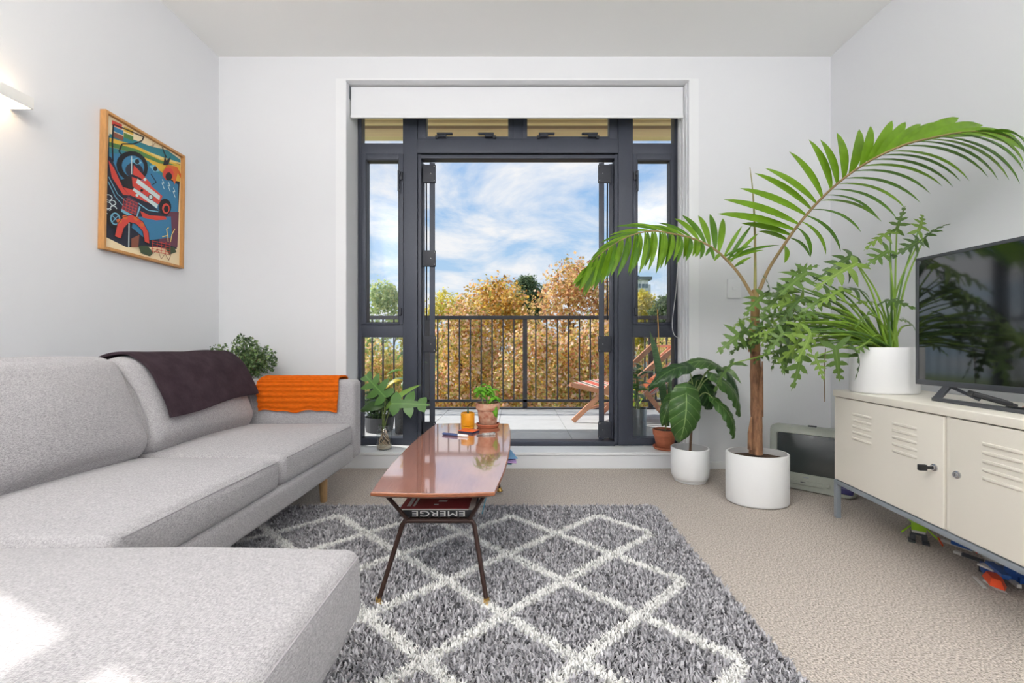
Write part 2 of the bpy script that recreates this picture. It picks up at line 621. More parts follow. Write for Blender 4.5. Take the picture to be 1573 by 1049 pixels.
# ================================================================== materials
m_wall = mat('wall_paint', (229, 230, 233), 0.75, bump=0.05, bscale=300)
m_ceil = mat('ceiling_paint', (242, 242, 240), 0.85)
m_trim = mat('white_trim_paint', (236, 237, 239), 0.45)
m_frame = mat('slate_aluminium', (66, 70, 82), 0.42, 0.15, var=0.06, vscale=60, bump=0.06, bscale=900)
m_frame2 = mat('slate_aluminium_bead', (46, 49, 58), 0.5)
m_rail = mat('railing_powdercoat', (62, 62, 66), 0.5)
m_glass = glass_mat('window_glass')
m_sofa = weave_mat('sofa_weave', (142, 139, 141), (190, 187, 189), scale=620)
m_seam = mat('sofa_seam', (160, 157, 160), 0.9)
m_oak = mat('oak_leg', (196, 158, 112), 0.5, var=0.15, vscale=30, stretch=(6, 6, 0.6))
m_white_pot = mat('white_pot_glaze', (238, 238, 238), 0.4)
m_terra = mat('terracotta', (178, 104, 74), 0.85, var=0.15, vscale=26, bump=0.15, bscale=150)
m_soil = mat('soil', (84, 62, 46), 0.95, var=0.5, vscale=160, bump=0.8, bscale=180)
m_cab = mat('cream_steel', (243, 237, 225), 0.38)
m_cableg = mat('grey_steel', (150, 158, 166), 0.4, 0.2)
m_chrome = mat('chrome', (200, 200, 202), 0.2, 1.0)
m_black = mat('black_plastic', (34, 34, 36), 0.45)
m_dark = mat('dark_void', (14, 14, 16), 0.8)
m_tvbezel = mat('tv_bezel', (72, 74, 80), 0.35)
m_screen = mat('tv_screen', (14, 15, 17), 0.06, spec=1.0, coat=1.0)
m_brass = mat('brass_foot', (196, 160, 92), 0.3, 0.9)
m_bronze = mat('brown_steel_tube', (64, 44, 38), 0.4, 0.3)

# ================================================================== setting: the room
XL, XR, YB, YR, ZC = -2.054, 2.161, 2.87, -2.7, 2.837
OX0, OX1, OZ0, OZ1, YF = -1.175, 1.184, 0.112, 2.672, 3.07     # opening in the back wall, window plane

m_carpet = mat('carpet', (104, 96, 90), 0.97, spec=0.1, col2=(232, 221, 211), vscale=165, bump=0.5, bscale=170)
floor = struct('floor', m_carpet, mb().box(XL - .2, XR + .2, YR - .2, YB, -0.12, 0))
wb = mb()
wb.box(XL - .2, OX0, YB, 3.16, -0.12, ZC + .2)
wb.box(OX1, XR + .2, YB, 3.16, -0.12, ZC + .2)
wb.box(OX0, OX1, YB, 3.16, OZ1, ZC + .2)
wb.box(OX0, OX1, YB + .004, 3.16, -0.12, OZ0 - .018)
struct('wall_back', m_wall, wb)
LWY0, LWY1, LWZ0, LWZ1 = 0.25, 1.312, 0.95, 2.42        # unseen window in the left wall, placed from the sun patch on the chaise
wl_ = mb()
wl_.box(XL - .2, XL, YR, LWY0, -0.12, ZC + .2); wl_.box(XL - .2, XL, LWY1, YB, -0.12, ZC + .2)
wl_.box(XL - .2, XL, LWY0, LWY1, -0.12, LWZ0); wl_.box(XL - .2, XL, LWY0, LWY1, LWZ1, ZC + .2)
struct('wall_left', m_wall, wl_)
struct('wall_right', m_wall, mb().box(XR, XR + .2, YR, YB, -0.12, ZC + .2))
wr = mb()     # unseen wall behind the camera, with a wide opening added for light
wr.box(XL - .2, -1.55, YR - .2, YR, -0.12, ZC + .2); wr.box(1.75, XR + .2, YR - .2, YR, -0.12, ZC + .2)
wr.box(-1.55, 1.75, YR - .2, YR, 2.45, ZC + .2); wr.box(-1.55, 1.75, YR - .2, YR, -0.12, 0.45)
struct('wall_rear', m_wall, wr)
struct('ceiling', m_ceil, mb().box(XL - .2, XR + .2, YR - .2, YB, ZC, ZC + .2))
struct('trim_1', m_trim, mb().bevbox(OX0, OX1, YB - .004, YF - .02, OZ0 - .02, OZ0, 0.003))                      # sill board
struct('baseboard_back', m_trim, mb().bevbox(OX1 + .06, XR, YB - .012, YB, 0, 0.048, 0.003))
struct('baseboard_right', m_trim, mb().bevbox(XR - .012, XR, YR, YB - .012, 0, 0.048, 0.003))
struct('baseboard_left', m_trim, mb().bevbox(XL, XL + .012, YR, YB, 0, 0.048, 0.003))
struct('trim_2', m_trim, mb().box(OX0 - .072, OX0 - .002, YB - .0025, YB, 0, OZ1 + .012))                         # flat facings around the opening
struct('trim_3', m_trim, mb().box(OX1 + .002, OX1 + .068, YB - .0025, YB, 0, OZ1 + .012))
struct('trim_4', m_trim, mb().box(OX0 - .012, OX1 + .012, YB - .005, YB, OZ1, OZ1 + .012))
struct('trim_5', m_trim, mb().box(OX1 - .006, OX1, YB + .03, YF - .03, OZ0, OZ1).box(OX1 - .012, OX1, YB + .07, YB + .085, OZ0, OZ1).box(OX1 - .012, OX1, YB + .13, YB + .145, OZ0, OZ1))   # track on the right reveal

# ------------------------------------------------------------------ windows and doors (slate aluminium joinery)
S = F_PX / YF
def fx(px): return (px - VPX) / S
def fz(py): return CAM_H + (VPY - py) / S
Y0, Y1 = YF, YF + .07
ZT = OZ1
def bar(parent, name, x0, x1, z0, z1, y0=Y0, y1=Y1, m=None, b=0.002):
    return mb().bevbox(x0, x1, y0, y1, z0, z1, b).build(name, m or m_frame, parent, True)
def pane(parent, x0, x1, z0, z1, y=YF + .035):
    return mb().box(x0, x1, y - .003, y + .003, z0, z1).build('pane', m_glass, parent)
def casement_handle(parent, px, py, lever_dx):
    x, z = fx(px), fz(py)
    h = mb()
    h.bevbox(x - .012, x + .012, Y0 - .030, Y0 - .008, z - .03, z + .03, .004)
    h.bevbox(x + lever_dx - .007, x + lever_dx + .007, Y0 - .045, Y0 - .028, z - .12, z + .035, .005)
    h.bevbox(min(x, x + lever_dx), max(x, x + lever_dx), Y0 - .045, Y0 - .025, z + .0, z + .03, .004)
    return h.build('handle', m_frame2, parent, True)

def side_window(name, side):
    # pixels of the left sidelight; the right one is mirrored about its own pixels
    if side < 0:
        o0, o1, g0, g1, s0, s1, sg0, sg1 = 550, 619, 555.5, 619, 555.5, 620, 563, 613.5
    else:
        o0, o1, g0, g1, s0, s1, sg0, sg1 = 1041, 971.5, 1036, 971.5, 1036, 972, 1029.5, 978
    A = lambda a, b: (min(fx(a), fx(b)), max(fx(a), fx(b)))
    w = thing(name, None, None, (fx((o0 + o1) / 2), YF, OZ0), kind='structure')
    bar(w, 'jamb', *A(o0, g0), OZ0, ZT)
    bar(w, 'head', *A(g0, g1), fz(150), ZT)
    bar(w, 'transom', *A(g0, g1), fz(237), fz(220))
    bar(w, 'rail', *A(g0, g1), fz(518), fz(498))
    bar(w, 'bottom_rail', *A(g0, g1), OZ0, fz(673))
    pane(w, *A(g0, g1), fz(220), fz(150))
    pane(w, *A(g0, g1), fz(673), fz(518))
    sash = mb()
    a, b_ = A(s0, s1); c, d = A(sg0, sg1)
    z0, z1, zg0, zg1 = fz(498), fz(237), fz(496), fz(246)
    y0, y1 = Y0 - .012, Y0 + .05
    sash.bevbox(a, c, y0, y1, z0, z1, .003); sash.bevbox(d, b_, y0, y1, z0, z1, .003)
    sash.bevbox(c, d, y0, y1, zg1, z1, .003); sash.bevbox(c, d, y0, y1, z0 - .004, zg0, .003)
    so = sash.build('sash', m_frame, w, True)
    bead = mb()
    bead.box(c, c + .006, y0 + .004, y1, zg0, zg1); bead.box(d - .006, d, y0 + .004, y1, zg0, zg1)
    bead.box(c, d, y0 + .004, y1, zg1 - .006, zg1); bead.box(c, d, y0 + .004, y1, zg0, zg0 + .006)
    bead.build('glazing_bead', m_frame2, so)
    mb().box(c, d, YF + .017, YF + .023, zg0, zg1).build('pane', m_glass, so)
    if side < 0:
        casement_handle(so, 617, 272, -.012); hp = 615.5
    else:
        casement_handle(so, 974.5, 272, .012); hp = 975.5
    mb().bevbox(fx(hp) - .012, fx(hp) + .012, Y0 - .034, Y0 - .01, fz(485), fz(473), .005).build('latch', m_frame2, so, True)
    return w
side_window('window_1', -1)
side_window('window_2', 1)

# central frame: mullions, door head, transom lights
df = thing('door_1', None, None, (0, YF, OZ0), kind='structure')
bar(df, 'mullion', fx(619), fx(641), OZ0, ZT, Y0 - .004, Y1 + .01)
bar(df, 'mullion', fx(950), fx(972), OZ0, ZT, Y0 - .004, Y1 + .01)
bar(df, 'jamb', fx(641), fx(646.5), OZ0, fz(236), Y0 + .01, Y1 + .02)
bar(df, 'jamb', fx(944.5), fx(950), OZ0, fz(236), Y0 + .01, Y1 + .02)
bar(df, 'head', fx(641), fx(950), fz(235), fz(213), Y0 - .002, Y1)
bar(df, 'door_head', fx(646.5), fx(944.5), fz(242.5), fz(237), Y0 + .008, Y1 + .01)
bar(df, 'threshold', fx(646.5), fx(944.5), OZ0 - .02, fz(678.5), Y0, Y1 + .03)
def transom_window(name, p0, p1, g0, g1, handles):
    w = thing(name, None, None, (fx((p0 + p1) / 2), YF, fz(213)), kind='structure')
    z0, z1, zg = fz(213), ZT, fz(208.5)
    bar(w, 'stile', fx(p0), fx(g0), z0, z1, Y0 + .008); bar(w, 'stile', fx(g1), fx(p1), z0, z1, Y0 + .008)
    bar(w, 'bottom_rail', fx(g0), fx(g1), z0, zg, Y0 + .008)
    bar(w, 'top_rail', fx(g0), fx(g1), fz(160), z1, Y0 + .008)
    pane(w, fx(g0), fx(g1), zg, fz(160), YF + .04)
    for hp, d in handles:
        x = fx(hp); z = fz(210)
        h = mb()
        h.bevbox(x - .058, x + .058, Y0 - .035, Y0 - .012, z + .002, z + .016, .005)
        h.bevbox(x + d * .02 - .03, x + d * .02 + .03, Y0 - .03, Y0 + .01, z - .012, z + .006, .004)
        h.bevbox(x + d * .06 - .012, x + d * .06 + .012, Y0 - .02, Y0 + .01, z - .018, z + .002, .004)
        h.build('handle', m_frame2, w, True)
transom_window('window_3', 641, 789, 654, 780.5, ((684, -1), (747, 1)))
transom_window('window_4', 803, 950, 810, 936.5, ((839.5, -1), (905, 1)))
bar(df, 'mullion', fx(789), fx(803), fz(213), ZT, Y0 + .012)

def folded_door(name, side):
    """two glazed leaves folded together and swung out past square, seen nearly edge on"""
    w = thing(name, None, None, (side * .68, YF, OZ0), kind='structure')
    zb, zt = fz(677), fz(246)
    for li, (xn, dy) in enumerate(((.612, 0.0), (.692, 0.02))):
        th = .040
        ang = math.atan2(xn, 3.12) * 1.06
        M = Matrix.Translation((side * xn, YF + .045 + dy, 0)) @ Matrix.Rotation(-side * ang, 4, 'Z')
        def bb(b, x0, x1, y0, y1, z0, z1): return b.bevbox(min(side * x0, side * x1), max(side * x0, side * x1), y0, y1, z0, z1, .003, M=M)
        Wd = .35
        fr = mb()
        bb(fr, 0, th, 0, .055, zb, zt); bb(fr, 0, th, Wd - .055, Wd, zb, zt)
        bb(fr, 0, th, .055, Wd - .055, zt - .06, zt); bb(fr, 0, th, .055, Wd - .055, zb, zb + .08)
        lf = fr.build('leaf', m_frame, w, True)
        g = mb(); bb_ = g.box(min(side * .017, side * .023), max(side * .017, side * .023), .055, Wd - .055, zb + .08, zt - .06, M=M)
        g.build('pane', m_glass, lf)
        if li == 1:
            mb().tube([M @ V((side * -.012, .10, zt - .10)), M @ V((side * -.014, .13, zt - .45)), M @ V((side * -.014, .13, zb + .9))], .006).build('stay', m_frame2, lf, True)
    # hinge plates bridging the leaves
    xs0, xs1 = side * .606, side * .70
    for (a, b_) in ((250, 278), (383, 408), (516, 541), (649, 674)):
        p = mb()
        p.bevbox(min(xs0, xs1), max(xs0, xs1), YF + .028, YF + .044, fz(b_), fz(a), .003)
        po = p.build('hinge_plate', m_frame2, w, True)
        for q in (a + 3, (a + b_) / 2, b_ - 3):
            mb().lathe(0, 0, [(.0045, 0), (.0045, .003), (.002, .005)], 8, M=Matrix.Translation((side * (.615 if q != (a + b_) / 2 else .64), YF + .028, fz(q))) @ Matrix.Rotation(math.pi / 2, 4, 'X')).build('screw', m_chrome, po, True)
    return w
folded_door('door_2', -1)
folded_door('door_3', 1)

w5 = thing('window_5', None, None, (XL - .1, (LWY0 + LWY1) / 2, LWZ0), kind='structure')
for (a_, b_, c_, d_2, nm_) in ((LWY0, LWY0 + .03, LWZ0, LWZ1, 'jamb'), (LWY1 - .008, LWY1, LWZ0, LWZ1, 'jamb'), (LWY0 + .03, LWY1 - .008, LWZ0, LWZ0 + .04, 'bottom_rail'), (LWY0 + .03, LWY1 - .008, LWZ1 - .02, LWZ1, 'head'), (LWY0 + .03, LWY1 - .008, 2.14, 2.20, 'transom')):
    mb().bevbox(XL - .19, XL - .13, a_, b_, c_, d_2, .002).build(nm_, m_frame, w5, True)
mb().box(XL - .163, XL - .157, LWY0 + .03, LWY1 - .008, LWZ0 + .04, 2.14).build('pane', m_glass, w5)
mb().box(XL - .163, XL - .157, LWY0 + .03, LWY1 - .008, 2.20, LWZ1 - .02).build('pane', m_glass, w5)

# ------------------------------------------------------------------ roller blind above the window
YBL = 2.925
SB = F_PX / YBL
bx = lambda px: (px - VPX) / SB
bz = lambda py: CAM_H + (VPY - py) / SB
m_blind = mat('blind_fabric', (232, 233, 236), 0.8, bump=0.1, bscale=900)
bl = thing('roller_blind', 'white roller blind rolled up at the top of the window opening', 'blind', (0, YBL, 2.45))
t = mb(); t.bevbox(bx(539), bx(1049.5), YBL, YBL + .010, bz(178), bz(133.5), .002); t.build('fabric', m_blind, bl, True)
t = mb(); t.bevbox(bx(538.5), bx(1050), YBL - .004, YBL + .014, bz(181), bz(177), .003); t.build('bottom_bar', m_trim, bl, True)
t = mb(); t.lathe(0, 0, [(.028, bx(541)), (.028, bx(1048))], 20, M=Matrix.Translation((0, YBL + .045, 2.62)) @ Matrix.Rotation(math.pi / 2, 4, 'Y')); t.build('roller', m_trim, bl, True)
for s_, p in ((-1, 535.5), (1, 1053)):
    t = mb(); t.bevbox(bx(p) - .008, bx(p) + .008, YBL - .01, YBL + .085, bz(152), OZ1 - .001, .003); t.build('bracket', m_cableg if s_ < 0 else m_trim, bl, True)
c = [W(1052, 150, 2.93), W(1051, 250, 2.93), W(1044, 360, 2.94), W(1039, 440, 2.95), W(1033, 490, 2.96), W(1034, 510, 2.96), W(1040, 518, 2.96), W(1046, 516, 2.95), W(1049, 490, 2.94), W(1052, 400, 2.93), W(1054, 250, 2.93), W(1053.5, 150, 2.93)]
t = mb(); t.tube(spline(c, 60), .0022, 6); t.build('chain', m_trim, bl, True)

# ------------------------------------------------------------------ light switch
sw = thing('light_switch', 'white light switch plate on the wall behind the palm', 'switch', ((1126.5 - VPX) / 223, YB - .004, 1.21))
cx_, cz_ = (1126.5 - VPX) / 223, CAM_H + (VPY - 443.5) / 223
mb().bevbox(cx_ - .045, cx_ + .045, YB - .016, YB, cz_ - .066, cz_ + .066, .003).build('plate', m_trim, sw, True)
mb().bevbox(cx_ - .013, cx_ + .013, YB - .020, YB - .012, cz_ - .012, cz_ + .012, .003).build('rocker', m_trim, sw, True)

# ================================================================== outside: balcony
ZB = 0.12
m_tile = mat('balcony_tile', (176, 178, 180), 0.6, var=0.06, vscale=9, bump=0.05, bscale=60)
m_grout = mat('tile_joint', (118, 120, 122), 0.9)
bf = struct('balcony_floor', m_grout, mb().box(-3.2, 3.2, 3.16, 4.85, ZB - .3, ZB - .006))
tx = 0.60
x = .43 - 6 * tx
tile_me = None
ys = [(3.172, 3.47), (3.47, 4.07), (4.07, 4.67), (4.67, 4.84)]
tile_cache = {}
i = 0
while x < 3.2:
    for (ya, yb) in ys:
        key = (ya, yb)
        if key not in tile_cache:
            tile_cache[key] = mb().bevbox(0, tx - .004, ya + .002, yb - .002, ZB - .006, ZB, .0015).build('tile', m_tile, bf)
            tile_cache[key].location.x = x + .002
        else:
            o = tile_cache[key].copy(); COL.objects.link(o); o.location.x = x + .002
    x += tx
# railing
YRL = 4.77
SR = F_PX / YRL
rx = lambda px: (px - VPX) / SR
rz = lambda py: CAM_H + (VPY - py) / SR
ra = thing('balcony_railing', 'dark grey metal balcony railing with thin upright bars', 'railing', (0, YRL, ZB))
mb().bevbox(-3.2, 3.2, YRL - .025, YRL + .025, rz(490.5), rz(485), .004).build('top_rail', m_rail, ra, True)
mb().bevbox(-3.2, 3.2, YRL - .012, YRL + .012, rz(617.5), rz(613.5), .003).build('bottom_rail', m_rail, ra, True)
mb().bevbox(-3.2, 3.2, YRL - .04, YRL + .05, ZB - .02, ZB + .016, .003).build('base_channel', m_rail, ra, True)
step = 16.75 / SR
b0 = mb().bevbox(-.008, .008, YRL - .008, YRL + .008, rz(614), rz(489), .002).build('baluster', m_rail, ra, True)
xs = rx(823)
k0 = -26
first = True
posts = [rx(806.5) + d for d in (-2.51, -1.12, 0, 1.44, 2.8)]
for k in range(-26, 20):
    xx = xs + k * step
    if abs(xx) > 3.15 or min(abs(xx - p) for p in posts) < .03: continue
    if first: o = b0; first = False
    else: o = b0.copy(); COL.objects.link(o)
    o.location = (xx, 0, 0)
for p in posts:
    mb().bevbox(p - .026, p + .026, YRL - .012, YRL + .012, ZB, rz(489), .002).build('post', m_rail, ra, True)

# timber soffit of the storey above
m_ply = mat('soffit_timber', (252, 222, 170), 0.7, var=0.08, vscale=4, stretch=(0.6, 12, 12))
m_ply_shade = mat('soffit_timber_shaded', (150, 124, 98), 0.8, var=0.15, vscale=4, stretch=(0.6, 12, 12))  # same timber, with the shade on the recessed plank put into its colour
sf = struct('balcony_soffit', m_dark, mb().box(-3.3, 3.3, 3.16, 4.85, 3.40, 3.62))
pos = [(4.66, 4.75, 0), (4.62, 4.66, 1), (4.50, 4.565, 1)]
mb().bevbox(-3.3, 3.3, 4.75, 4.85, 3.225, 3.42, .004).build('edge_beam', m_ply, sf, True)
mb().bevbox(-3.3, 3.3, 4.665, 4.749, 3.315, 3.40, .003).build('plank', m_ply_shade, sf, True)
mb().bevbox(-3.3, 3.3, 4.62, 4.664, 3.305, 3.40, .003).build('plank', m_ply, sf, True)
yy = 4.555
while yy > 3.3:
    mb().bevbox(-3.3, 3.3, yy - .14, yy, 3.31, 3.40, .003).build('plank', m_ply, sf, True)
    yy -= .18

# ================================================================== sofa with chaise
so = thing('sofa', 'light grey fabric corner sofa with chaise along the left wall', 'sofa', (-1.45, 1.28, 0))
XF = -0.93                                    # front of the seat
# plinth frame
t = mb(); t.bevbox(-1.97, XF + .004, 0.16, 2.37, .19, .29, .02, seg=3); t.build('base_frame', m_sofa, so, True)
t = mb(); t.bevbox(-1.2, -0.372, 0.18, 0.925, .19, .25, .02); t.build('chaise_frame', m_sofa, so, True)
t = mb(); t.cushion(-1.925, 1.28, .42, .085, 1.16, .235, .03, n=6); t.build('back_frame', m_sofa, so, True)
t = mb(); t.cushion(-1.465, 2.42, .425, .545, .058, .225, .03, puff=(0, .004, .004), n=8)
arm = t.build('arm', m_sofa, so, True)
t = mb()
for yy_ in (2.374, 2.466):
    t.tube([(-1.9, yy_, .636), (-.955, yy_, .636), (-.936, yy_, .625), (-.930, yy_, .60), (-.930, yy_, .22)], .0028, 6)
t.build('piping', m_seam, arm, True)
def seat(y0, y1, x0, x1, z0, z1, name='seat_cushion', seed=0, puff=.022):
    t = mb()
    t.cushion((x0 + x1) / 2, (y0 + y1) / 2, (z0 + z1) / 2, (x1 - x0) / 2, (y1 - y0) / 2, (z1 - z0) / 2, .032, puff=(.008, .002, puff), n=14, seg=4, wob=.0025, seed=seed)
    o = t.build(name, m_sofa, so, True, 60)
    p = mb(); i_ = .012
    zz = z1 - .010
    p.tube([(x1 + .0005, y1 - .035, zz - .002), (x1 + .001, (y0 + y1) / 2, zz), (x1 + .0005, y0 + .035, zz - .002)], .0022, 6)
    p.build('piping', m_seam, o, True)
    return o
seat(1.652, 2.362, -1.62, XF, .283, .408, seed=1)
seat(0.945, 1.648, -1.62, XF, .283, .408, seed=2)
seat(0.17, 0.940, -1.62, -.345, .245, .402, 'chaise_cushion', seed=3, puff=.03)
# back cushions leaning on the back frame
def back_cushion(y0, y1, seed):
    tilt = math.radians(22)
    M = Matrix.Translation((-1.435, 0, .425)) @ Matrix.Rotation(-tilt, 4, 'Y')
    t = mb()
    H, T = .43, .20
    t.cushion(-T / 2, (y0 + y1) / 2, H / 2, T / 2, (y1 - y0) / 2, H / 2, .075, puff=(.045, .004, .012), M=M, n=14, seg=5, wob=.004, seed=seed)
    o = t.build('back_cushion', m_sofa, so, True, 70)
    p = mb()
    pts = [M @ V((-T / 2 - .0, y1 - .004, z_)) for z_ in (.05, .2, .34)]
    p.tube([M @ V((-.012, y1 - .022, .06)), M @ V((-.004, y1 - .012, .14)), M @ V((-.004, y1 - .012, .26)), M @ V((-.02, y1 - .024, .36))], .0024, 6)
    p.build('piping', m_seam, o, True)
    return o, M
back_cushion(1.655, 2.345, 1)
back_cushion(0.93, 1.690, 2)
back_cushion(0.19, 0.925, 3)
for (lx, ly) in ((-1.055, 2.26), (-1.86, 2.26), (-1.86, 0.28), (-.47, 0.30), (-.47, .80)):
    t = mb(); t.tube([(lx, ly, .195), (lx + .006, ly + .004, 0.0)], [.026, .017], 16); t.build('leg', m_oak, so, True)

# dark throw over the back cushion
def drape(path, y0, y1, ny, rib=None, wav=0.0, thick=.008, seed=0, edge=None):
    """cloth following an XZ (or any) path, swept along y"""
    b = mb()
    n = len(path)
    vs = []; fs = []
    for side in (0, 1):
        for i, p in enumerate(path):
            a = path[max(0, i - 1)]; c = path[min(n - 1, i + 1)]
            tg = V((c[0] - a[0], 0, c[1] - a[1])).normalized()
            nr = V((tg.z, 0, -tg.x))
            for j in range(ny + 1):
                u = j / ny
                off = (thick if side else 0.0)
                if wav:
                    off += wav * (math.sin(u * 9 + i * .12 + seed) + .6 * math.sin(u * 17 - i * .2 + 2 * seed)) * .5 + wav
                ee = edge(u, i / (n - 1)) if edge else (0, 0)
                yv = lerp(y0, y1, u) + ee[0]
                vs.append(V((p[0], yv, p[1])) + nr * off + tg * ee[1])
    m_ = (ny + 1)
    N = n * m_
    for i in range(n - 1):
        for j in range(ny):
            q = (i * m_ + j, i * m_ + j + 1, (i + 1) * m_ + j + 1, (i + 1) * m_ + j)
            fs.append(q); fs.append(tuple(N + k for k in reversed(q)))
    for i in range(n - 1):
        fs.append((i * m_, (i + 1) * m_, N + (i + 1) * m_, N + i * m_))
        fs.append((i * m_ + ny, N + i * m_ + ny, N + (i + 1) * m_ + ny, (i + 1) * m_ + ny))
    for j in range(ny):
        fs.append((j, N + j, N + j + 1, j + 1))
        k = (n - 1) * m_
        fs.append((k + j, k + j + 1, N + k + j + 1, N + k + j))
    return b.add(vs, fs)
m_throw = mat('brown_fleece', (62, 50, 56), 0.95, var=0.28, vscale=14, bump=0.5, bscale=500, spec=0.1)
tl_ = math.radians(22)
def cpt(a, h):   # cushion frame -> xz : a outwards from the front face, h up the face
    p = Matrix.Translation((-1.435, 0, .425)) @ Matrix.Rotation(-tl_, 4, 'Y') @ V((a, 0, h))
    return (p.x, p.z)
ctrl = [cpt(-.226, .22), cpt(-.224, .34), cpt(-.20, .425), cpt(-.14, .458), cpt(-.07, .456), cpt(-.005, .425), cpt(.045, .34), cpt(.058, .25), cpt(.062, .17), cpt(.058, .125)]
path = [(p.x, p.z) for p in spline([V((a, 0, b)) for a, b in ctrl], 44)]
th = drape(path, 1.728, 2.338, 40, wav=.0035, thick=.011, seed=1.3, edge=lambda u, s: (-.05 * max(0, .6 - s) * (1 - u) - .02 * u * s, -.035 * (u - .3) * s + .006 * math.sin(u * 7)))
single('throw_blanket', m_throw, th, 'dark brown fleece throw over the sofa back cushion', 'blanket', (-1.6, 2.03, .55))

# orange knitted blanket over the arm
m_orange = mat('orange_wool', (226, 106, 22), 0.95, var=0.22, vscale=40, bump=0.9, bscale=160, stretch=(1, 6, 6), spec=0.1)
ap = spline([V((2.491, 0, .47)), V((2.489, 0, .56)), V((2.486, 0, .63)), V((2.465, 0, .659)), V((2.42, 0, .663)), V((2.375, 0, .657)), V((2.352, 0, .63)), V((2.350, 0, .56)), V((2.351, 0, .478))], 140)
kb = mb(); vs_ = []; fs_ = []
nx = 30; n_ = len(ap)
for side in (0, 1):
    for i, p in enumerate(ap):
        a = ap[max(0, i - 1)]; c_ = ap[min(n_ - 1, i + 1)]
        tg = (c_ - a).normalized(); nr = V((-tg.z, 0, tg.x))
        for j in range(nx + 1):
            u = j / nx
            off = 0 if not side else .007 + .0032 * math.sin(i * math.pi * 2 / 7.0) + .001 * math.sin(j * 1.7 + i)
            q = p - nr * off if False else p + nr * (-off)
            s_ = i / (n_ - 1)
            ee = .006 * math.sin(u * 11) + .004 * math.sin(u * 23)
            xx = lerp(-1.462, -1.010, u) + .006 * math.sin(s_ * 14 + u * 3) * (1 if 0 < j < nx else .8)
            vs_.append(V((xx, q.x, q.z + (ee if s_ > .95 else 0))))
m_ = nx + 1; N = n_ * m_
for i in range(n_ - 1):
    for j in range(nx):
        q = (i * m_ + j, i * m_ + j + 1, (i + 1) * m_ + j + 1, (i + 1) * m_ + j)
        fs_.append(q); fs_.append(tuple(N + k for k in reversed(q)))
for i in range(n_ - 1):
    fs_.append((i * m_, (i + 1) * m_, N + (i + 1) * m_, N + i * m_)); fs_.append((i * m_ + nx, N + i * m_ + nx, N + (i + 1) * m_ + nx, (i + 1) * m_ + nx))
for j in range(nx):
    fs_.append((j, N + j, N + j + 1, j + 1)); k = (n_ - 1) * m_; fs_.append((k + j, k + j + 1, N + k + j + 1, N + k + j))
kb.add(vs_, fs_)
single('knitted_blanket', m_orange, kb, 'folded orange ribbed knit blanket hung over the sofa arm', 'blanket', (-1.23, 2.42, .48))

# ================================================================== rug with raised white lattice
RX0, RX1, RY0, RY1 = -1.62, .715, -0.6, 2.15
ZR = .014
m_rugg = island_mat('rug_grey_pile', [(172, 170, 174), (184, 182, 186), (196, 194, 198), (160, 158, 162), (204, 202, 206), (150, 148, 152)], 0.95, 0.0)
m_rugw = island_mat('rug_white_pile', [(248, 247, 244), (242, 240, 237), (252, 251, 249)], 0.95, 0.0)
m_rugb = mat('rug_backing', (70, 68, 72), 0.95, var=.2, vscale=150)
rug = thing('shag_rug', 'grey shag rug with a raised white diamond lattice under the table', 'rug', ((RX0 + RX1) / 2, (RY0 + RY1) / 2, 0))
mb().bevbox(RX0, RX1, RY0, RY1, 0, ZR, .006).build('backing', m_rugb, rug, True)
DX, DY, AX, AY = .2085, .1845, -.036, 2.01
def rug_line(x, y):
    u = (x - AX) / DX; v = (y - AY) / DY
    wx = .07 * np.sin(y * 5 + 1) + .05 * np.sin(x * 9)
    u = u + wx * .4
    a = (u + v) / 2; b = (u - v) / 2
    da = np.abs(a - np.round(a)); db = np.abs(b - np.round(b))
    g = math.hypot(1 / (2 * DX), 1 / (2 * DY))
    d = np.minimum(da, db) / g
    inside = (x < .592) & (y < 2.025) & (x > RX0 + .1)
    return (d < .0185) & inside
def pile(n, x0, x1, y0, y1, length, width):
    x = RNG.uniform(x0, x1, n); y = RNG.uniform(y0, y1, n)
    return x, y
nt_ = 92000
